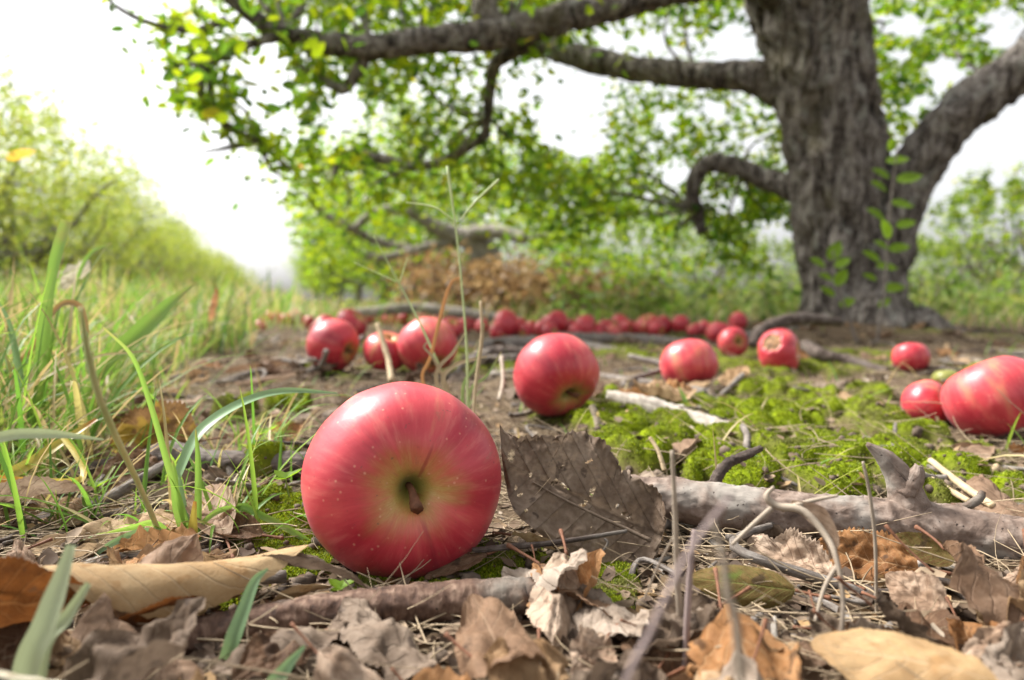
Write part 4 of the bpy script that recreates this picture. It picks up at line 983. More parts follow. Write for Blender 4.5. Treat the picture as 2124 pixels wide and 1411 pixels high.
ga.children[0].data.materials[0] = mat_simple('green_apple_skin', (.14, .15, .03), (.26, .25, .07), 60, .4, .0002)
make_apple(690, 660, 772, 124, (.85, -.35, -.25), 'front left apple of the cluster, with a grey twig leaning on it', seed=10.3)
make_apple(800, 667, 772, 88, (.3, -.3, .9), 'narrow red apple between the two front apples of the left cluster', seed=11.4)
make_apple(886, 657, 778, 134, (.30, -.62, -.72), 'red apple of the left cluster with a shadowed hollow over a dark stick', seed=12.9)
make_apple(728, 641, 705, 74, (.6, -.2, .6), 'red apple rising behind the front left apple of the cluster', seed=13.5, Y=1.32, stalk=False)
make_apple(672, 652, 712, 58, (-.6, -.2, .6), 'pale red apple just showing left behind the front left apple', seed=14.5, Y=1.42, stalk=False)
make_apple(936, 652, 704, 46, (.2, -.5, .6), 'red apple peeking out right behind the left cluster', seed=15.2, Y=1.45, stalk=False)
make_apple(1492, 667, 717, 52, (.3, .2, .9), 'red apple behind the small apple left of the rotten one', seed=16.2, Y=1.5, stalk=False)
# the far row: alike and blurred
def far_apples():
    g = np.random.default_rng(61)
    protos = []
    for i in range(5):
        V, F, at, z0 = apple_mesh(1.0, .86, 20 + i, (), 36, 28)
        me = mesh('apple_skin', V, F, APPLE, attrs=at)
        sv, sf, su = tube([np.array([0, 0, z0 - .03]), np.array([0, 0, z0 + .2]), np.array([.08, 0, z0 + .4])], [.04, .035, .06], 8, 10)
        protos.append((me, mesh('apple_stalk', sv, sf, STALK, su)))
    row = [(1048, 657, 701, 66), (1078, 664, 695, 40), (1103, 661, 697, 36), (1150, 661, 699, 62), (1128, 668, 699, 40), (1182, 668, 697, 38), (1216, 662, 702, 54), (1240, 672, 702, 36), (1256, 661, 696, 36), (1285, 667, 694, 44), (1302, 670, 696, 34),
           (1345, 667, 698, 50), (1322, 674, 696, 32), (1376, 669, 697, 42), (1412, 674, 698, 40), (1440, 680, 704, 32), (1530, 668, 700, 40), (1195, 676, 703, 34), (1362, 676, 702, 36), (1090, 672, 702, 34),
           (1030, 672, 703, 34), (1140, 674, 704, 36), (1272, 676, 702, 34), (1460, 676, 702, 34), (1340, 662, 690, 34),
           (765, 638, 666, 34), (810, 646, 672, 32), (840, 650, 674, 32), (915, 648, 676, 32), (960, 660, 690, 34),
           (795, 634, 664, 30), (825, 640, 666, 34), (855, 638, 662, 30), (885, 634, 662, 34), (905, 636, 664, 28), (945, 646, 672, 30), (870, 646, 668, 30), (975, 655, 682, 36), (1000, 662, 688, 32), (748, 640, 665, 34)]
    left = [(395, 622, 650, 34), (420, 626, 648, 26), (520, 634, 654, 26), (556, 628, 652, 28), (575, 632, 652, 26), (612, 628, 654, 34), (640, 626, 648, 28), (590, 640, 660, 24), (540, 642, 660, 24)]
    ln = [0]
    for lst, grp, lab in ((row, 'far row of windfall apples', 'small blurred red apple in the far row of windfalls on the ground'), (left, 'apples at the grass edge', 'faint pink blurred apple lying at the far edge of the grass')):
        for px, top, bot, wpx in lst:
            y = min(2.9, max(1.5, CAM_H * F_PX / (bot - HOR))) if grp.startswith('far') else 2.6 + g.uniform(-.3, .6)
            c = P(px, (top + bot) / 2, y); Rr = wpx / 2 / F_PX * y
            a, b = protos[int(g.integers(0, 5))]
            th = thing('apple', (c[0], y, H(c[0], y) + Rr * .80), lab, 'apple', grp)
            th.rotation_euler = (g.uniform(-2, 2), g.uniform(-2, 2), g.uniform(0, 6.28)); th.scale = (Rr, Rr, Rr)
            obj('flesh', a, th); obj('stalk', b, th)
far_apples()

# ------------------------------------------------------------------ grass
def make_grass():
    g = np.random.default_rng(71)
    B, hd, ln, L, W, cv = [], [], [], [], [], []
    def add(x, y, Lr, Wr, lean=(.05, .7), curve=(.2, 1.5)):
        n = len(x)
        B.append(np.stack([x, y, hgt(x, y, False) - .003], -1)); hd.append(g.uniform(0, 6.28, n)); ln.append(g.uniform(*lean, n))
        L.append(g.uniform(*Lr, n) * (.55 + .45 * g.uniform(0, 1, n))); W.append(g.uniform(*Wr, n)); cv.append(g.uniform(*curve, n))
    def zone(n, y0, y1, lim, off=0.0):
        x, y = sample_fan(n, y0, y1, g, 1.25)
        e = grass_edge(x, y) + .07 * n2(x, y, 4, 3.) + off
        tuft = 0.5 + .5 * n2(x, y, 14, 6.) + .4 * n2(x, y, 5, 2)
        k = (e > 0) & (e < lim) & (g.uniform(0, 1, n) < np.clip(e / .09, .05, 1) * np.clip(tuft * 1.5, .2, 1))
        return x[k], y[k]
    x, y = zone(24000, .36, 1.3, 1.6); add(x, y, (.05, .18), (.0012, .0040))
    x, y = zone(34000, 1.2, 4.0, 4.0); add(x, y, (.09, .24), (.003, .006))
    x, y = zone(30000, .31, .85, 1.2, -.015); add(x, y, (.03, .11), (.0010, .0027), (.2, 1.2))
    x, y = sample_fan(5200, .27, .50, g, 1.1); k = (x < -.085 - .10 * y + .03 * n2(x, y, 12, 4.)) & (g.uniform(0, 1, len(x)) < .35); add(x[k], y[k], (.02, .085), (.0009, .0024), (.1, 1.1), (.2, 1.6))
    Bc = np.vstack(B)
    V, F, al, uv = ribbons(Bc, np.concatenate(hd), np.concatenate(ln), np.concatenate(L), np.concatenate(W), 7, np.concatenate(cv), g, 1.2)
    o = obj('grass', mesh('grass', V, F, GRASS, uv, {'along': al})); tag(o, 'tangled green grass with dry blades on the left verge', 'grass', kind='stuff')
    B.clear(); hd.clear(); ln.clear(); L.clear(); W.clear(); cv.clear()
    x, y = sample_fan(46000, 3.2, 40., g, 1.3)
    k = (x < -.1 - .30 * y); x1, y1 = x[k], y[k]
    add(x1, y1, (.14, .34), (.008, .018))
    k = (x > -.3 * y) & (y > 4.0) & (g.uniform(0, 1, len(x)) < .6); add(x[k], y[k], (.05, .15), (.006, .012))
    V, F, al, uv = ribbons(np.vstack(B), np.concatenate(hd), np.concatenate(ln), np.concatenate(L), np.concatenate(W), 4, np.concatenate(cv), g, 1.0)
    V[:, :] = V
    o = obj('meadow_grass', mesh('meadow_grass', V, F, HAY, uv, {'along': al})); tag(o, 'distant yellowish grass between the rows of trees', 'grass', kind='stuff')
    # sparse dry and green blades on the bare ground
    B.clear(); hd.clear(); ln.clear(); L.clear(); W.clear(); cv.clear()
    x, y = sample_fan(900, .3, 3.2, g, .85); k = (grass_edge(x, y) < 0) & (g.uniform(0, 1, len(x)) < .5); add(x[k], y[k], (.015, .07), (.001, .0025), (.2, 1.3))
    x, y = sample_fan(2600, 2.2, 4.6, g, .85); k = grass_edge(x, y) < .1; add(x[k], y[k], (.05, .22), (.003, .007))
    V, F, al, uv = ribbons(np.vstack(B), np.concatenate(hd), np.concatenate(ln), np.concatenate(L), np.concatenate(W), 5, np.concatenate(cv), g, 1.0)
    o = obj('sparse_grass', mesh('sparse_grass', V, F, HAY, uv, {'along': al})); tag(o, 'sparse thin grass and dry blades on the ground under the tree', 'grass', kind='stuff')
make_grass()
def blade_mesh(pts, wpx, face=0.0, n=40, fold=.18, twist=0.0, cut=False):
    """one grass blade along (px, py, Y) points; wpx widths along it"""
    p = [P(*q) for q in pts]; c = catmull(p, n); t = np.linspace(0, 1, n)
    yy = c[:, 1]; wd = np.interp(t, np.linspace(0, 1, len(wpx)), wpx) / F_PX * yy
    T = np.gradient(c, axis=0); T /= np.linalg.norm(T, axis=1)[:, None]
    view = np.array([0, -1.0, 0.25]); view /= np.linalg.norm(view)
    S = np.cross(T, view); S /= np.linalg.norm(S, axis=1)[:, None] + 1e-9
    N = np.cross(S, T)
    a = face + twist * t
    S2 = S * np.cos(a)[:, None] + N * np.sin(a)[:, None]; N2 = np.cross(S2, T)
    cols = []
    for s in (-1, -.5, 0, .5, 1):
        cols.append(c + S2 * (wd * .5 * s)[:, None] + N2 * (wd * fold * (abs(s)))[:, None])
    V = np.stack(cols, 1).reshape(-1, 3)
    i = np.arange(n - 1)[:, None] * 5; j = np.arange(4)[None]
    F = np.stack([i + j, i + 5 + j, i + 6 + j, i + j + 1], -1).reshape(-1, 4)
    al = np.repeat(t, 5); uv = np.stack([al, np.tile(np.linspace(0, 1, 5), n)], -1)
    return V, F, al, uv
def grass_thing(name, label, cat, blades, group=None):
    """blades: (part name, points, widths, material, keywords)"""
    o = P(*blades[0][1][0])
    th = thing(name, o, label, cat, group)
    for nm, pts, wpx, mt, kw in blades:
        if kw.get('round'):
            p = [P(*q) - o for q in pts]; yy = np.interp(np.linspace(0, 1, len(wpx)), np.linspace(0, 1, len(pts)), [q[2] for q in pts])
            V, F, uv = tube(p, [w_ / 2 / F_PX * y for w_, y in zip(wpx, yy)], 8, 40, .08)
            obj(nm, mesh(nm, V, F, mt, uv, {'along': uv[:, 0] / (uv[:, 0].max() + 1e-9) * .6}), th)
        else:
            V, F, al, uv = blade_mesh(pts, wpx, **kw)
            obj(nm, mesh(nm, V - o, F, mt, uv, {'along': al}), th)
    return th
RD = {'round': True}
grass_thing('grass_clump', 'bright green grass clump with tall curved blades, left of the biggest apple', 'grass clump', [
    ('blade', [(400, 1150, 0.274), (385, 1080, 0.272), (350, 965, 0.268), (312, 835, 0.262), (275, 740, 0.256), (215, 680, 0.247)], [11.8, 14.8, 14.8, 11.8, 8.9, 3.7], G_BRIGHT, {}),
    ('blade', [(410, 1150, 0.277), (412, 1060, 0.278), (412, 960, 0.278), (406, 890, 0.278)], [14.8, 16.3, 13.3, 3.0], G_BRIGHT, {}),
    ('blade', [(402, 1150, 0.278), (385, 1070, 0.280), (372, 1000, 0.282), (375, 975, 0.282), (418, 895, 0.292), (500, 838, 0.312), (590, 812, 0.332), (700, 816, 0.352)], [10.4, 17.8, 19.2, 22.2, 28.1, 22.2, 16.3, 3.0], G_BLUE, {'twist': .5}),
    ('blade', [(398, 1152, 0.273), (370, 1060, 0.273), (362, 985, 0.273), (358, 955, 0.273)], [16.3, 19.2, 14.8, 3.7], G_BRIGHT, {}),
    ('blade', [(404, 1150, 0.272), (402, 1095, 0.270), (405, 1040, 0.269)], [25.2, 20.7, 7.4], G_YEL, {}),
    ('blade', [(455, 1135, 0.278), (470, 1100, 0.280), (498, 1050, 0.282), (545, 1070, 0.280), (620, 1110, 0.276), (700, 1168, 0.274)], [8.9, 9.6, 10.4, 14.8, 13.3, 3.0], G_BRIGHT, {}),
    ('blade', [(395, 1130, 0.272), (350, 1108, 0.264), (290, 1105, 0.260), (220, 1135, 0.256), (190, 1165, 0.254)], [10.4, 16.3, 17.8, 11.8, 3.0], G_BLUE, {}),
    ('blade', [(400, 1105, 0.274), (450, 1062, 0.278), (500, 1055, 0.282), (560, 1078, 0.282)], [8.9, 11.8, 10.4, 3.0], G_BRIGHT, {}),
    ('blade', [(398, 1148, 0.272), (330, 1085, 0.268), (270, 1095, 0.266), (200, 1110, 0.264)], [7.4, 13.3, 13.3, 2.2], G_BRIGHT, {'face': .6})])
grass_thing('grass_stalk', 'tall soft-focus green grass stalk leaning left across the verge in front', 'grass stalk', [
    ('stem', [(345, 1140, .282), (290, 1010, .24), (240, 905, .20), (205, 820, .178), (182, 730, .162), (168, 640, .15)], [11, 12, 14, 15, 14, 7], G_ROUND, RD)])
grass_thing('wild_grass', 'broad upright bright green grass blade with a cut-off tip on the left', 'grass blade', [
    ('blade', [(66, 955, .43), (78, 830, .43), (92, 700, .43), (105, 600, .43), (118, 530, .43), (140, 458, .43)], [20, 26, 30, 22, 26, 26], G_BRIGHT, {'fold': .1})])
grass_thing('wild_grass', 'broad green grass blade slanting up to the right over the verge', 'grass blade', [
    ('blade', [(110, 930, .46), (190, 800, .46), (240, 735, .46), (300, 680, .46), (350, 632, .46), (408, 585, .46)], [10, 22, 34, 38, 26, 3], G_BRIGHT, {'fold': .12})])
grass_thing('wild_grass', 'pale blurred grass blade lying level at the left edge', 'grass blade', [
    ('blade', [(-190, 1340, .20), (-120, 960, .20), (0, 908, .20), (100, 900, .203), (215, 912, .206)], [14, 18, 24, 20, 3], G_PALE, {})])
grass_thing('wild_grass', 'yellow-orange dying grass ribbon folded into a loop on the left', 'grass blade', [
    ('blade', [(-60, 1010, .31), (40, 975, .32), (110, 930, .33), (200, 870, .35)], [24, 26, 22, 8], G_YEL, {}),
    ('blade', [(132, 905, .335), (160, 940, .325), (176, 975, .318), (160, 998, .312), (80, 1000, .305), (-60, 992, .30)], [14, 18, 16, 14, 18, 20], G_YEL, {})])
grass_thing('wild_grass', 'thin green blade bowing in a low arc near the left edge', 'grass blade', [
    ('blade', [(62, 965, .42), (55, 860, .42), (40, 760, .42), (15, 660, .42), (-30, 600, .42)], [14, 16, 14, 4], G_BLUE, {})])
grass_thing('wild_grass', 'curled brown dry grass blade arching over the left verge', 'grass blade', [
    ('blade', [(-10, 950, .44), (20, 790, .44), (70, 720, .44), (110, 650, .44), (140, 628, .44), (170, 640, .44), (183, 690, .44)], [8, 10, 12, 12, 12, 6], mat_plain_grass('brown_grass_blade', (.30, .18, .08), (.35, .2, .08)), {})])
grass_thing('wild_grass', 'fine green blade bent in a hook above the left verge', 'grass blade', [
    ('blade', [(143, 860, .6), (150, 640, .6), (165, 570, .6), (190, 525, .6), (232, 505, .6)], [8, 9, 9, 3], G_BRIGHT, {})])
grass_thing('seed_stalk', 'tall thin seed stalk with a side spike rising behind the biggest apple', 'grass stalk', [
    ('stem', [(972, 940, .45), (970, 830, .45), (968, 720, .45), (955, 560, .45), (945, 470, .45), (928, 345, .45)], [5, 5, 5, 4, 4, 6], G_ROUND, RD),
    ('spike', [(955, 455, .45), (990, 415, .45), (1035, 373, .45)], [3, 5, 6], G_ROUND, RD),
    ('spike', [(945, 460, .45), (900, 430, .455), (842, 420, .46)], [3, 4, 2], G_ROUND, RD)])
grass_thing('seed_stalk', 'thin slanting green stalk crossing the left apple cluster', 'grass stalk', [
    ('stem', [(955, 925, .47), (925, 800, .47), (885, 700, .48), (845, 620, .49), (810, 555, .49), (775, 490, .49)], [5, 5, 5, 4, 4, 2], G_ROUND, RD),
    ('spike', [(823, 585, .49), (790, 570, .49), (735, 545, .49)], [3, 3, 2], G_ROUND, RD),
    ('spike', [(828, 590, .49), (836, 565, .49), (845, 535, .49)], [3, 3, 2], G_ROUND, RD)])
grass_thing('seed_stalk', 'short knobbly stalk with a pale tip right of the tall seed stalk', 'grass stalk', [
    ('stem', [(980, 945, .44), (985, 820, .44), (995, 740, .44), (1000, 690, .44), (997, 625, .44)], [5, 7, 8, 6], STRAW, RD)])
grass_thing('dry_grass_tuft', 'tuft of golden dry grass standing just behind the biggest apple', 'dry grass', [
    ('blade', [(968, 932, .46), (920, 800, .46), (940, 760, .46), (985, 745, .46), (1010, 740, .46)], [8, 10, 8, 3], STRAW, {}),
    ('blade', [(968, 932, .46), (905, 790, .46), (940, 730, .46), (965, 690, .46)], [9, 8, 3], STRAW, {}),
    ('blade', [(968, 932, .46), (960, 810, .46), (985, 760, .46), (1000, 700, .46), (1005, 670, .46)], [8, 7, 5, 2], G_STEM, {}),
    ('blade', [(968, 932, .46), (930, 810, .46), (900, 745, .46), (880, 720, .46), (893, 705, .46)], [6, 6, 5, 2], STRAW, {}),
    ('blade', [(968, 932, .46), (880, 800, .47), (895, 735, .47), (930, 600, .47), (955, 575, .47)], [6, 7, 8, 3], mat_plain_grass('rusty_grass', (.42, .20, .07), (.4, .2, .08)), {}),
    ('blade', [(968, 932, .46), (975, 815, .46), (1010, 780, .46), (1040, 730, .46)], [7, 6, 3], G_STEM, {})])
# blurred stalks right in front
grass_thing('dry_stalk', 'pale blurred dry stalk standing straight before the standing leaf', 'dry stalk', [
    ('stem', [(1418, 1392, .188), (1412, 1300, .188), (1404, 1180, .186), (1400, 1060, .185), (1394, 935, .184)], [14, 14, 12, 8], STRAW_GREY, RD),
    ('twig', [(1405, 1100, .186), (1370, 1165, .19), (1335, 1245, .195)], [5, 5, 4], STRAW_GREY, RD)])
grass_thing('dry_stalk', 'mauve blurred stalk slanting across the front right', 'dry stalk', [
    ('stem', [(1100, 2000, .092), (1290, 1440, .095), (1345, 1320, .097), (1410, 1180, .099), (1460, 1100, .10), (1515, 1030, .102)], [11, 14, 14, 14, 13, 9], STRAW_PURPLE, RD)])
grass_thing('dry_stalk', 'short thick pale blurred stalk next to the mauve one', 'dry stalk', [
    ('stem', [(1565, 1900, .102), (1530, 1330, .105), (1510, 1240, .106), (1500, 1160, .107), (1480, 1085, .108)], [18, 18, 16, 11], STRAW_GREY, RD)])
grass_thing('dry_stalk', 'thin blurred grey stalk between the straight pale one and the thick pale one', 'dry stalk', [
    ('stem', [(1420, 1435, .178), (1425, 1290, .178), (1432, 1180, .178), (1440, 1100, .178)], [14, 14, 10], STRAW_PURPLE, RD)])
grass_thing('dry_weed', 'withered branching weed with a curled head before the thick branch', 'dry weed', [
    ('stem', [(1745, 1425, .182), (1745, 1330, .182), (1748, 1240, .186), (1735, 1160, .19), (1712, 1110, .195), (1665, 1060, .2), (1612, 1050, .203), (1590, 1030, .204), (1605, 1010, .205)], [9, 10, 11, 12, 16, 17, 14, 7], STRAW_GREY, RD),
    ('twig', [(1600, 1055, .203), (1560, 1090, .2), (1518, 1130, .197)], [13, 10, 7], STRAW_GREY, RD),
    ('twig', [(1620, 1058, .203), (1680, 1040, .202), (1738, 1028, .2)], [12, 10, 6], STRAW_GREY, RD),
    ('twig', [(1738, 1170, .19), (1710, 1220, .187), (1690, 1290, .183)], [10, 9, 6], STRAW_GREY, RD),
    ('dead_leaf', [(1640, 1045, .204), (1690, 1070, .2), (1720, 1120, .197), (1722, 1160, .195)], [16, 44, 34, 6], D_PINK, {'fold': .35})])
grass_thing('dry_stalk', 'hair-thin dry stalk standing left of the branch stub', 'dry stalk', [
    ('stem', [(1820, 1300, .215), (1818, 1260, .215), (1815, 1120, .215), (1803, 1020, .215), (1790, 958, .215)], [7, 7, 8, 6], STRAW_GREY, RD)])
grass_thing('wild_grass', 'broad pale green blade, strongly blurred, over the rust-brown leaf in front', 'grass blade', [
    ('blade', [(35, 1580, .150), (60, 1390, .150), (95, 1300, .152), (125, 1215, .155), (150, 1130, .158)], [60, 58, 48, 20], G_PALE, {})])
grass_thing('wild_grass', 'second pale blurred blade crossing the rust-brown leaf in front', 'grass blade', [
    ('blade', [(70, 1550, .155), (95, 1340, .155), (140, 1280, .158), (185, 1210, .16)], [34, 36, 14], G_PALE, {})])
grass_thing('wild_grass', 'bluish green blade standing before the reddish stick', 'grass blade', [
    ('blade', [(455, 1425, .180), (478, 1345, .180), (505, 1270, .184), (530, 1205, .188), (556, 1180, .19)], [26, 34, 24, 4], G_BLUE, {})])
grass_thing('wild_grass', 'short green blade at the bottom below the tented leaf', 'grass blade', [
    ('blade', [(540, 1525, .160), (560, 1440, .160), (590, 1390, .162), (632, 1340, .165)], [36, 38, 6], G_BLUE, {})])
grass_thing('wild_grass', 'single green blade rising from the moss before the third apple', 'grass blade', [
    ('blade', [(1428, 850, .58), (1418, 825, .585), (1408, 803, .59)], [9, 9, 4], G_BRIGHT, {})])

def sprig(px, py, Y, s, label):
    """little seedling: stem and oval leaves"""
    o = P(px, py, Y); th = thing('seedling', o, label, 'seedling')
    V, F, uv = tube([np.zeros(3), np.array([-.1, 0, .5]) * s, np.array([-.2, .05, 1.0]) * s], [.05 * s, .04 * s, .04 * s], 6, 10)
    obj('stem', mesh('seedling_stem', V, F, G_STEM, uv, {'along': uv[:, 0] * 0}), th)
    for a, e, k in ((0.2, .5, 1.0), (2.6, .35, .9), (4.3, .2, .8), (1.5, .3, .7)):
        x = np.array([math.cos(a) * math.cos(e), math.sin(a) * math.cos(e), math.sin(e)]); y_ = np.cross([0, 0, 1.0], x); y_ /= np.linalg.norm(y_); z_ = np.cross(x, y_)
        V, F = leaves_arrays(np.array([[-.2, .05, 1.0]]) * s, np.array([k * s * 1.1]), x[None], y_[None], z_[None], 1.3)
        obj('leaf', mesh('seedling_leaf', V, F, SAPL), th)
sprig(552, 935, .42, .0105, 'tiny bright green seedling growing behind the dark branch')
sprig(600, 1030, .30, .008, 'tiny clover-like seedling close to the left side of the biggest apple')
sprig(715, 1260, .215, .006, 'tiny green seedling beside the tented grey leaf')
sprig(205, 1040, .33, .007, 'tiny green seedling by the grey diagonal stick')

# ------------------------------------------------------------------ the big apple tree
def leaf_cloud(centers, per, spread, size, g, keep=None, tilt=1.5):
    """leaves gathered round clump centres"""
    n = len(centers) * per
    c = np.repeat(centers, per, 0) + g.normal(0, 1, (n, 3)) * np.asarray(spread)
    if keep is not None: c = c[keep(c)]
    n = len(c); X, Yv, Z = rotmats(n, tilt, g)
    X[:, 2] -= g.uniform(0, .7, n); X /= np.linalg.norm(X, axis=1)[:, None]
    Z = Z - X * (X * Z).sum(1)[:, None]; Z /= np.linalg.norm(Z, axis=1)[:, None]; Yv = np.cross(Z, X)
    return leaves_arrays(c, g.uniform(*size, n), X, Yv, Z)
def trunk_tube(pts, rad, segs, n, seed, ridge=.10):
    c = catmull(pts, n)
    V, F, uv = tube(pts, rad, segs, n, .10, 7, seed)
    d = perlin(np.stack([V[:, 0] * 22, V[:, 1] * 22, V[:, 2] * 6 + seed], -1)); d2 = perlin(np.stack([V[:, 0] * 55, V[:, 1] * 55, V[:, 2] * 17], -1))
    T, N, B = frames(c)
    cc = np.repeat(c, segs, 0); cc = np.vstack([cc, c[:1], c[-1:]])
    out = V - cc; ln = np.linalg.norm(out, axis=1)[:, None] + 1e-9
    V = V + out / ln * (np.minimum(.019, ln[:, 0] * .2) * (.9 - 2.1 * np.abs(d)) + np.minimum(.008, ln[:, 0] * .1) * (1 - 2 * np.abs(d2)))[:, None]
    return V, F, uv
def big_tree():
    base = P(1765, 700, 1.92); base[2] = H(base[0], base[1])
    th = thing('apple_tree', base, 'old apple tree with thick leaning trunk and low spreading limbs above the fallen apples', 'tree')
    pts = [P(1768, 740, 1.92), P(1768, 690, 1.92), P(1770, 640, 1.92), P(1758, 560, 1.93), P(1745, 470, 1.93), P(1733, 330, 1.93), P(1712, 200, 1.93), P(1690, 80, 1.92), P(1665, -30, 1.92), P(1640, -160, 1.90), P(1600, -400, 1.85)]
    w = [116, 100, 84, 77, 76, 81, 84, 87, 95, 94, 76]
    V, F, uv = trunk_tube([p - base for p in pts], [a / F_PX * 1.92 for a in w], 110, 230, 2)
    # buttress roots swell the foot
    a = np.arctan2(V[:, 1], V[:, 0]); zz = V[:, 2]
    fl = np.exp(-np.clip(zz + .01, 0, 9) / .07) * (.5 + .5 * np.cos(5 * a + .6)) * .40
    V[:, :2] *= (1 + fl)[:, None]
    tr = obj('trunk', mesh('trunk', V, F, TRUNK, uv), th)
    def limb(name, ps, rp, seed, parent=th, segs=34, n=80):
        p = [P(*q) for q in ps]; yy = np.interp(np.linspace(0, 1, len(rp)), np.linspace(0, 1, len(ps)), [q[2] for q in ps])
        V, F, uv = trunk_tube([q - base for q in p], [r / F_PX * y for r, y in zip(rp, yy)], segs, n, seed)
        obj(name, mesh(name, V, F, TRUNK, uv), parent)
    limb('limb', [(1810, 660, 1.88), (1835, 560, 1.88), (1862, 450, 1.87), (1905, 345, 1.85), (1975, 250, 1.82), (2070, 175, 1.8), (2180, 110, 1.75), (2400, 40, 1.7)], [44, 42, 40, 40, 41, 41, 41, 37], 3, segs=60, n=140)
    limb('limb', [(1690, 20, 1.9), (1560, -48, 1.85), (1420, -30, 1.8), (1280, 8, 1.76), (1150, 42, 1.72), (1040, 70, 1.68), (900, 82, 1.64), (770, 98, 1.6), (690, 92, 1.58), (590, 68, 1.55), (525, 35, 1.53), (470, -10, 1.5), (400, -60, 1.45)], [38, 34, 29, 27, 26, 26, 23, 21, 19, 15, 13, 12, 10], 4, segs=50, n=150)
    limb('limb', [(1700, 215, 1.95), (1610, 178, 1.98), (1540, 158, 2.0), (1440, 156, 2.05), (1330, 145, 2.12), (1230, 125, 2.2), (1140, 98, 2.3), (1050, 70, 2.45)], [42, 34, 26, 22, 21, 22, 20, 15], 5, segs=44, n=110)
    limb('limb', [(1690, 400, 1.98), (1610, 378, 2.05), (1540, 352, 2.1), (1480, 338, 2.12), (1448, 360, 2.13), (1436, 405, 2.14), (1446, 440, 2.15), (1456, 480, 2.16)], [30, 20, 17, 17, 16, 14, 12, 9], 6, segs=24)
    limb('limb', [(1020, 60, 1.7), (1005, 30, 1.7), (1000, -10, 1.7), (985, -60, 1.72)], [32, 26, 22, 16], 7, segs=24, n=30)
    limb('limb', [(1100, 90, 1.8), (1030, 130, 1.85), (1015, 190, 1.9), (1012, 240, 1.92), (1004, 290, 1.95)], [14, 12, 10, 9, 6], 8, segs=14, n=40)
    limb('limb', [(770, 100, 1.6), (740, 150, 1.62), (710, 185, 1.64), (650, 150, 1.66), (600, 130, 1.7)], [12, 11, 10, 7, 4], 9, segs=14, n=40)
    limb('limb', [(590, 70, 1.55), (500, 100, 1.5), (430, 140, 1.5), (420, 200, 1.52), (470, 260, 1.6), (540, 300, 1.7), (600, 350, 1.8)], [10, 8, 7, 7, 7, 6, 4], 10, segs=12, n=60)
    limb('limb', [(1010, 280, 1.95), (930, 330, 2.1), (860, 345, 2.2), (790, 330, 2.25), (710, 322, 2.3), (690, 380, 2.3)], [8, 9, 10, 10, 9, 5], 11, segs=12, n=50)
    limb('limb', [(470, 40, 1.5), (410, 62, 1.48), (350, 58, 1.46), (290, 40, 1.45), (235, 8, 1.45), (210, -30, 1.45)], [7, 6, 5, 5, 4, 3], 14, segs=10, n=40)
    # surface roots
    limb('root', [(1840, 690, 1.86), (1900, 670, 1.80), (1960, 700, 1.72), (2040, 718, 1.68), (2140, 722, 1.66)], [44, 32, 26, 22, 12], 12, segs=20, n=50)
    limb('root', [(1690, 700, 1.86), (1620, 700, 1.75), (1560, 705, 1.65), (1480, 712, 1.55)], [36, 24, 16, 8], 13, segs=18, n=40)
    # foliage
    g = np.random.default_rng(81)
    holes = [(1195, 175, 78, 70), (1150, 255, 50, 50), (1215, 280, 48, 50), (720, 235, 45, 55), (800, 275, 30, 55), (545, 165, 60, 90), (860, 190, 18, 26), (960, 180, 14, 20), (1060, 330, 20, 26), (1380, 250, 24, 20), (1480, 230, 22, 24), (1560, 300, 22, 20), (1400, 360, 26, 22), (1520, 420, 26, 20), (1060, 200, 14, 24), (690, 300, 22, 18), (1300, 490, 55, 32), (1605, 500, 50, 45), (1345, 85, 45, 28), (1520, 90, 48, 40), (1430, 505, 34, 28), (1250, 560, 22, 12), (1350, 565, 26, 12), (1490, 560, 22, 14), (1560, 580, 20, 12), (1640, 560, 18, 16), (1260, 80, 26, 22), (640, 45, 20, 18), (890, 350, 8, 40), (730, 385, 18, 40), (1960, 150, 45, 40), (2080, 60, 55, 40), (1880, 50, 60, 22), (1870, 115, 30, 16), (1900, 215, 30, 18), (500, 40, 35, 30), (600, 270, 30, 40)]
    def keep(c):
        px, py = proj(c)
        ok = c[:, 1] > .9
        for hx, hy, rx, ry in holes:
            e = ((px - hx) / rx) ** 2 + ((py - hy) / ry) ** 2
            ok &= ~((e < 1) & (g.uniform(0, 1, len(c)) < .95)) & ~((e < 1.7) & (g.uniform(0, 1, len(c)) < .4))
        # outer edge of the crown on the left, open sky under the right limb, and clear of the trunk's front
        edge = np.interp(py, [-400, 0, 60, 160, 220, 330, 420, 520, 600], [300, 330, 330, 350, 400, 560, 640, 660, 700])
        ok &= px > edge - 40 * g.uniform(0, 1, len(c)) ** 3
        ok &= ~((px > 1800) & (py > 300) & (c[:, 1] < 4))
        ok &= ~((px > 1880) & (py > np.interp(px, [1880, 1960, 2050, 2124, 2400], [330, 220, 150, 115, 40])))
        ok &= ~((px > 1540) & (px < 1880) & (c[:, 1] < 2.05) & (py > -20))
        lim = np.interp(px, [300, 560, 700, 850, 950, 1080, 1150, 1300, 1650, 1700, 2200], [330, 410, 430, 420, 430, 450, 575, 585, 590, 420, 330])
        ok &= py < lim + 30 * g.normal(size=len(c))
        return ok
    cs = []
    def clumps(n, x0, x1, y0, y1, d0, d1):
        px = g.uniform(x0, x1, n); py = g.uniform(y0, y1, n); dd = g.uniform(d0, d1, n)
        for a, b, c in zip(px, py, dd): cs.append(P(a, b, c))
    clumps(70, 560, 1180, -120, 140, 1.78, 2.8)
    clumps(40, 470, 1180, -110, 50, 1.72, 2.3)
    clumps(50, 1150, 1620, -120, 60, 1.95, 2.8)
    clumps(80, 640, 1120, 120, 440, 1.9, 3.0)
    clumps(40, 1120, 1300, 300, 470, 2.2, 3.0)
    clumps(72, 1270, 1650, 170, 470, 2.2, 3.1)
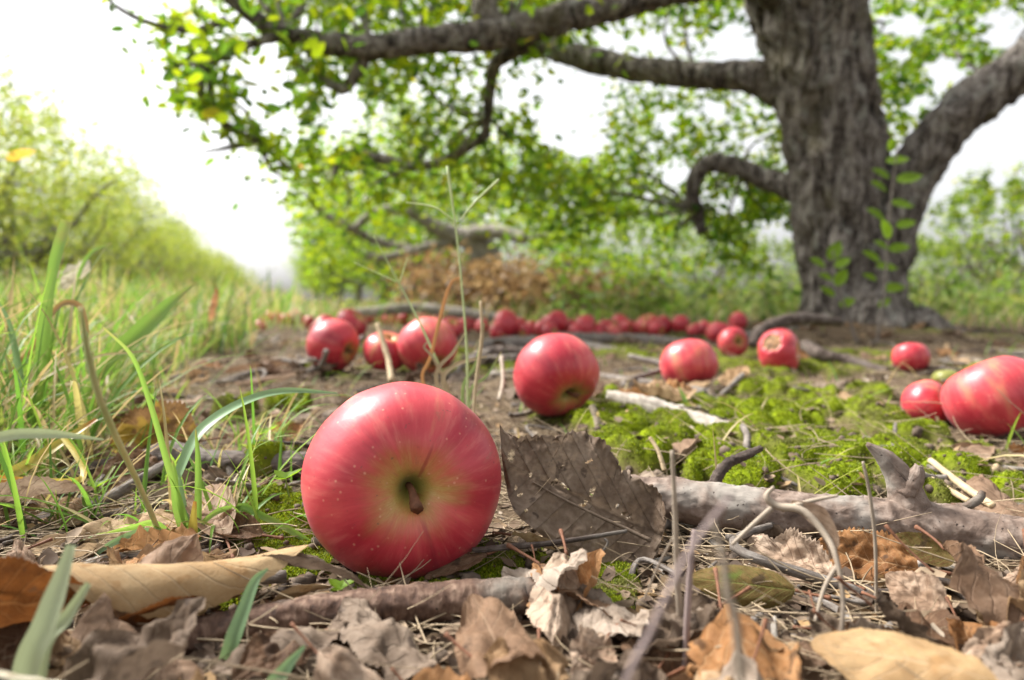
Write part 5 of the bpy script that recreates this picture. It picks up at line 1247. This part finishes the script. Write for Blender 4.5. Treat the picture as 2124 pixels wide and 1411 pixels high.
    clumps(34, 1480, 1660, 360, 560, 2.2, 3.0)
    clumps(80, 1090, 1660, 430, 585, 2.9, 4.4)
    clumps(44, 1790, 1960, 20, 300, 2.1, 2.9)
    clumps(40, 1930, 2250, -120, 160, 1.9, 2.8)
    clumps(40, 370, 640, -40, 330, 1.4, 1.9)
    clumps(10, 400, 2000, -420, -140, 1.5, 2.6)
    cs = np.array(cs)
    # denser strings along the hanging outer branch
    hang = [(395, 40, 1.5), (385, 110, 1.5), (390, 160, 1.5), (425, 165, 1.5), (410, 215, 1.52), (440, 240, 1.55), (480, 265, 1.6), (530, 300, 1.7), (570, 330, 1.75), (600, 370, 1.8), (610, 300, 1.8), (640, 210, 1.7), (470, 150, 1.5), (620, 160, 1.66), (460, 60, 1.5), (300, 60, 1.45), (240, 15, 1.45), (620, 20, 1.5), (580, 20, 1.5)]
    hc = np.array([P(*h) for h in hang])
    V1, F1 = leaf_cloud(cs, 48, (.10, .10, .08), (.022, .042), g, keep)
    V2, F2 = leaf_cloud(hc, 20, (.05, .05, .045), (.018, .036), g, None)
    V = np.vstack([V1, V2]); F = np.vstack([F1, F2 + len(V1)])
    obj('crown', mesh('crown', V - base, F, CROWN), th)
    # twigs that carry the clumps
    parts = {}
    anchors = np.array([P(*q) for q in ((1500, -10, 1.82), (1280, 12, 1.76), (1040, 70, 1.68), (900, 82, 1.64), (770, 98, 1.6), (590, 68, 1.55), (1440, 156, 2.05), (1230, 125, 2.2), (1050, 70, 2.45), (1540, 352, 2.1), (1446, 440, 2.15), (1012, 240, 1.92), (860, 345, 2.2), (710, 322, 2.3), (2070, 175, 1.8), (1905, 345, 1.85), (1690, 80, 1.92), (430, 140, 1.5), (540, 300, 1.7))])
    for i, c in enumerate(cs):
        px, py = proj(c[None])
        if any(((px[0] - hx) / rx) ** 2 + ((py[0] - hy) / ry) ** 2 < 1.2 for hx, hy, rx, ry in holes) or i % 2: continue
        d = np.linalg.norm(anchors - c, axis=1); k = int(d.argmin())
        lp = proj(np.array([anchors[k] * (1 - t) + c * t for t in np.linspace(0, 1, 8)]))
        if any(((np.array(lp[0]) - hx) ** 2 / rx ** 2 + (np.array(lp[1]) - hy) ** 2 / ry ** 2).min() < 1.5 for hx, hy, rx, ry in holes): continue
        if d[k] > .8: continue
        mid = (c + anchors[k]) / 2 + g.normal(0, .04, 3)
        parts.setdefault(k, []).append(tube([anchors[k] - base, mid - base, c - base], [.006, .0045, .002], 6, 14, .1))
    for ps in parts.values():
        V, F, uv = merge(ps); obj('twig_spray', mesh('twig_spray', V, F, TRUNK, uv), th)
big_tree()

# ------------------------------------------------------------------ other trees of the orchard
def make_tree_data(h, wd, g, nl, mat, leaf=(.05, .08), trunk_h=.5, low_leaf=.25, gnarly=False, trunk_mat=None, tr=.07):
    """returns trunk mesh and crown mesh for a small orchard tree"""
    parts = [tube([np.array([0, 0, -.1]), np.array([.03 * g.normal(), .03 * g.normal(), trunk_h * .5]), np.array([.08 * g.normal(), .06 * g.normal(), trunk_h])], [tr * 1.3, tr, tr * .9], 14, 20, .15, 8, g.uniform(0, 9))]
    tips = []
    nb = 8
    for k in range(nb):
        a = 2 * math.pi * k / nb + g.uniform(-.4, .4); e = g.uniform(.25, 1.2); L = g.uniform(.6, 1.0)
        p0 = np.array([0, 0, trunk_h * g.uniform(.75, 1.0)])
        p1 = p0 + np.array([math.cos(a) * math.cos(e) * wd * .3, math.sin(a) * math.cos(e) * wd * .3, math.sin(e) * h * .25])
        p2 = np.array([math.cos(a + .3) * wd * .5 * L * math.cos(e * .8), math.sin(a + .3) * wd * .5 * L * math.cos(e * .8), trunk_h + (h - trunk_h) * (.25 + .65 * e / 1.2) * L])
        parts.append(tube([p0, p1 + g.normal(0, .04, 3), p2], [tr * .6, tr * .4, tr * .14], 10, 18, .15, 8, k))
        for q in range(4):
            t = g.uniform(.35, 1); b = p0 * (1 - t) ** 2 + 2 * p1 * t * (1 - t) + p2 * t * t
            tp = b + g.normal(0, 1, 3) * np.array([wd * .16, wd * .16, h * .12]); tips.append(tp)
            parts.append(tube([b, (b + tp) / 2 + g.normal(0, .03, 3), tp], [tr * .2, tr * .13, tr * .05], 6, 8))
        tips.append(p2)
    n_extra = 46
    u = g.normal(0, 1, (n_extra, 3)); u /= np.linalg.norm(u, axis=1)[:, None]
    rr = g.uniform(.55, 1, n_extra)[:, None] ** .6
    ex = u * rr * np.array([wd * .5, wd * .5, (h - low_leaf) * .5]) + np.array([0, 0, low_leaf + (h - low_leaf) * .5])
    ex = ex + .12 * perlin(ex * 2 + g.uniform(0, 9))[:, None]
    cs = np.vstack([np.array(tips), ex]); cs = cs[cs[:, 2] > low_leaf * .6]
    top = cs[np.argsort(cs[:, 2])[-26:]]
    sh = np.vstack([top + np.array([0, 0, .09 * k]) * g.uniform(.6, 1.5, (len(top), 1)) + g.normal(0, .02, top.shape) for k in range(1, 5)])
    per = max(4, nl // len(cs))
    V, F = leaf_cloud(cs, per, (wd * .066, wd * .066, h * .055), leaf, g)
    Vs, Fs = leaf_cloud(sh, 9, (.035, .035, .05), leaf, g)
    V, F = np.vstack([V, Vs]), np.vstack([F, Fs + len(V)])
    tV, tF, tu = merge(parts)
    return mesh('trunk', tV, tF, trunk_mat or TRUNK, tu), mesh('crown', V, F, mat)
def plant_trees():
    g = np.random.default_rng(91)
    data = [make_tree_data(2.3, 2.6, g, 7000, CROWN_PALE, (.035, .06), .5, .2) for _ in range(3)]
    far = [make_tree_data(2.1, 2.2, g, 4600, CROWN_FAR, (.045, .075), .5, .25) for _ in range(3)]
    thin = [make_tree_data(2.1, 2.4, g, 900, CROWN_FAR, (.07, .12), .5, .3) for _ in range(2)]
    def put(i, d, x, y, s, label, group):
        a, b = d[i % len(d)]
        th = thing('orchard_tree', (x, y, H(x, y)), label, 'tree', group)
        th.rotation_euler = (0, 0, g.uniform(0, 6.28)); th.scale = (s * g.uniform(.92, 1.1), s * g.uniform(.92, 1.1), s)
        obj('trunk', a, th); obj('crown', b, th)
    # left row
    ys = [4.8, 6.3, 7.7, 9.2, 10.7, 12.3, 14, 15.8, 17.8, 20, 22.5, 25, 28, 31, 35, 40, 46]
    for i, y in enumerate(ys):
        x = -3.15 - .323 * y + g.uniform(-.15, .15)
        if i < 3: lab = ['nearest pale green tree of the left row, cut by the left edge', 'second nearest tree of the left row, its crown highest against the sky', 'third tree of the left row, next beyond the highest crown'][i]; grp = 'left row of orchard trees'
        else: lab, grp = 'hazy pale green tree receding in the left row', 'receding trees of the left row'
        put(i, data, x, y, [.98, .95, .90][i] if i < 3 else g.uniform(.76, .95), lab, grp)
    # own row beyond the big tree
    for i, y in enumerate([9.0, 12.5, 16.5, 21, 26, 32, 40]):
        put(i, far, 1.62 - .323 * y + g.uniform(-.1, .1), y, 1.12, 'green tree standing farther along the middle row behind the withered brush', 'trees farther along the middle row')
    # trees seen under the limbs and on the right
    for i, (px, y, s) in enumerate([(1340, 7.4, .44), (1470, 8.4, .46), (1600, 9.6, .42), (1220, 9.5, .62), (1690, 12, .45), (1120, 17, 1.0)]):
        put(i, thin, (px - CX) / F_PX * y, y, s, 'blurred green tree in the background under the low limbs', 'background trees under the limbs')
    for i, (px, y, s, lab) in enumerate([(2060, 7.2, .60, 'blurred green tree right of the trunk with its top against open sky'), (2190, 6.2, .62, 'blurred green tree cut by the right edge beyond the right limb'), (1965, 9.5, .45, 'low distant bushy tree just right of the trunk foot'), (1900, 13, .55, 'farthest low tree seen between the trunk and the right-hand tree')]):
        put(i, thin, (px - CX) / F_PX * y, y, s, lab, 'trees on the right')
    # second tree of the own row, with bent bare limbs
    y = 4.6; x = (1000 - CX) / F_PX * y
    base = np.array([x, y, H(x, y)])
    th = thing('apple_tree', base, 'bent apple tree with bare crooked limbs standing behind the far row of apples', 'tree')
    parts = []
    def lb(ps, rp, k): 
        parts.append(tube([P(*q) - base for q in ps], [r * 1.15 / F_PX * ps[0][2] for r in rp], 14, 40, .14, 8, k))
    lb([(1035, 680, 4.6), (1025, 600, 4.6), (1010, 530, 4.6), (985, 500, 4.6), (945, 490, 4.6), (900, 470, 4.55), (860, 440, 4.5), (850, 390, 4.5)], [30, 26, 24, 22, 18, 14, 10, 6], 1)
    lb([(960, 495, 4.6), (1000, 480, 4.5), (1040, 482, 4.4), (1085, 496, 4.3)], [14, 14, 12, 9], 2)
    lb([(990, 505, 4.6), (985, 560, 4.55), (1000, 640, 4.5)], [14, 12, 10], 3)
    lb([(860, 445, 4.5), (820, 435, 4.5), (770, 445, 4.45), (735, 475, 4.4)], [10, 9, 8, 6], 4)
    lb([(760, 530, 4.4), (800, 535, 4.4), (860, 520, 4.5), (940, 500, 4.6)], [8, 8, 8, 10], 5)
    lb([(640, 400, 4.3), (670, 440, 4.4), (720, 470, 4.4), (780, 500, 4.5), (860, 520, 4.5)], [5, 7, 8, 8, 8], 6)
    lb([(1085, 500, 4.3), (1140, 490, 4.4), (1200, 500, 4.5)], [6, 5, 3], 7)
    V, F, uv = merge(parts); obj('trunk', mesh('trunk', V, F, LIMB_GREY, uv), th)
    cs = []
    for _ in range(150):
        px = g.uniform(600, 1330); py = g.uniform(300, 590)
        if (px < 660 and py > 480) or (850 < px < 1310 and py > 520): continue
        cs.append(P(px, py, g.uniform(4.75, 6.2) if g.uniform() < .8 else g.uniform(3.9, 4.3)))
    def keep(c):
        px, py = proj(c); ok = px > np.interp(py, [250, 400, 500, 600], [590, 590, 600, 640])
        for hx, hy, rx, ry in [(1195, 175, 90, 100), (1180, 270, 60, 60), (1300, 490, 55, 36), (885, 505, 12, 14), (730, 385, 16, 36), (1150, 540, 20, 20)]:
            ok &= ~((((px - hx) / rx) ** 2 + ((py - hy) / ry) ** 2 < 1) & (g.uniform(0, 1, len(c)) < .9))
        return ok & (c[:, 2] > .05)
    V, F = leaf_cloud(np.array(cs), 58, (.17, .17, .13), (.03, .06), g, keep)
    obj('crown', mesh('crown', V - base, F, CROWN), th)
    # withered brush pile
    base = P(1080, 655, 3.9); base[2] = H(base[0], base[1])
    th = thing('brush_pile', base, 'heap of cut branches with withered brown leaves behind the far apples', 'brush pile')
    cs = []
    for _ in range(110):
        px = g.uniform(860, 1300); tp = np.interp(px, [860, 950, 1050, 1150, 1250, 1300], [560, 540, 560, 590, 580, 620]); cs.append(P(px, g.uniform(tp, 655), g.uniform(3.4, 3.9)))
    V, F = leaf_cloud(np.array(cs), 46, (.10, .10, .06), (.03, .055), g, lambda c: c[:, 2] > 0.0)
    obj('withered_foliage', mesh('withered_foliage', V - base, F, BRUSH), th)
    parts = []
    for _ in range(26):
        a = P(g.uniform(880, 1280), 655, g.uniform(3.5, 4.2)); b = P(g.uniform(860, 1300), g.uniform(545, 640), g.uniform(3.5, 4.2))
        parts.append(tube([a - base, (a + b) / 2 - base + g.normal(0, .05, 3), b - base], [.012, .008, .004], 6, 12, .2))
    V, F, uv = merge(parts); obj('branches', mesh('branches', V, F, TRUNK, uv), th)
plant_trees()
def weeds():
    g = np.random.default_rng(95)
    n = 420
    px = np.concatenate([g.uniform(1120, 1680, 260), g.uniform(1880, 2250, 160)]); y = g.uniform(2.5, 5.0, n)
    x = (px - CX) / F_PX * y; z = hgt(x, y, False)
    hh = g.uniform(.08, .25, n)
    V, F = straws(np.stack([x, y, z], -1), g.uniform(0, 6.28, n), g.normal(1.45, .15, n), hh, np.full(n, .002), 5, g.normal(0, .5, n), g)
    k = 12; m = n * k
    t = g.uniform(.2, 1.0, m)
    p = np.repeat(np.stack([x, y, z], -1), k, 0); p[:, 2] += t * np.repeat(hh, k); p[:, :2] += g.normal(0, .025, (m, 2))
    X, Yv, Z = rotmats(m, 1.2, g)
    V2, F2 = leaves_arrays(p, g.uniform(.02, .05, m), X, Yv, Z)
    th = obj('weeds', mesh('weeds', V2, F2, WEED)); tag(th, 'low leafy weeds behind the fallen apples and around the trunk', 'weeds', kind='stuff')
    o = obj('weed_stalks', mesh('weed_stalks', V, F, STRAW_GREY)); tag(o, 'thin brown weed stalks behind the fallen apples', 'weeds', kind='stuff')
weeds()
def sapling(pts, Y, leaves, lw, label, mat):
    g = np.random.default_rng(len(leaves))
    o = P(*pts[0], Y); th = thing('sapling', o, label, 'sapling')
    V, F, uv = tube([P(a, b, Y) - o for a, b in pts], [.0035, .003, .0025, .0015], 8, 30, .1)
    obj('stem', mesh('sapling_stem', V, F, BARK_GREY, uv), th)
    for px, py, s, a in leaves:
        c = P(px, py, Y + g.uniform(-.05, .05)) - o
        # leaf faces the open side, tilted
        d = np.array([math.cos(R(a)), g.uniform(-.3, .1), math.sin(R(a))]); d /= np.linalg.norm(d)
        n_ = np.array([.1 * g.normal(), -.8, .75]); n_ -= d * (n_ @ d); n_ /= np.linalg.norm(n_); y_ = np.cross(n_, d)
        V, F = leaves_arrays((c - d * s / F_PX * Y * .5)[None], np.array([s / F_PX * Y]), d[None], y_[None], n_[None], 1.15)
        obj('leaf', mesh('sapling_leaf', V, F, mat), th)
sapling([(1815, 735), (1835, 600), (1845, 450), (1862, 300)], 1.5, [(1862, 333, 46, 5), (1887, 370, 52, 12), (1826, 360, 44, 155), (1822, 387, 46, 160), (1872, 425, 46, -10), (1815, 445, 48, 150), (1836, 475, 46, 120), (1880, 465, 40, 15), (1826, 508, 36, 160), (1866, 515, 44, 10), (1806, 532, 44, 155), (1840, 555, 44, -10), (1803, 575, 34, 160), (1855, 598, 46, 5), (1835, 628, 30, 40), (1850, 300, 30, 80)], 1, 'slender green-leaved sapling standing in front of the trunk fork', SAPL)
sapling([(1790, 745), (1760, 660), (1738, 590), (1728, 520)], 1.5, [(1732, 520, 46, 60), (1695, 545, 40, 160), (1748, 545, 36, 30), (1712, 575, 36, 165), (1745, 575, 40, 60), (1716, 605, 36, 150), (1758, 628, 38, 25)], 1, 'shorter sapling with few leaves before the middle of the trunk', SAPL)
print('faces', sum(len(o.data.polygons) for o in C.objects if o.type == 'MESH'))
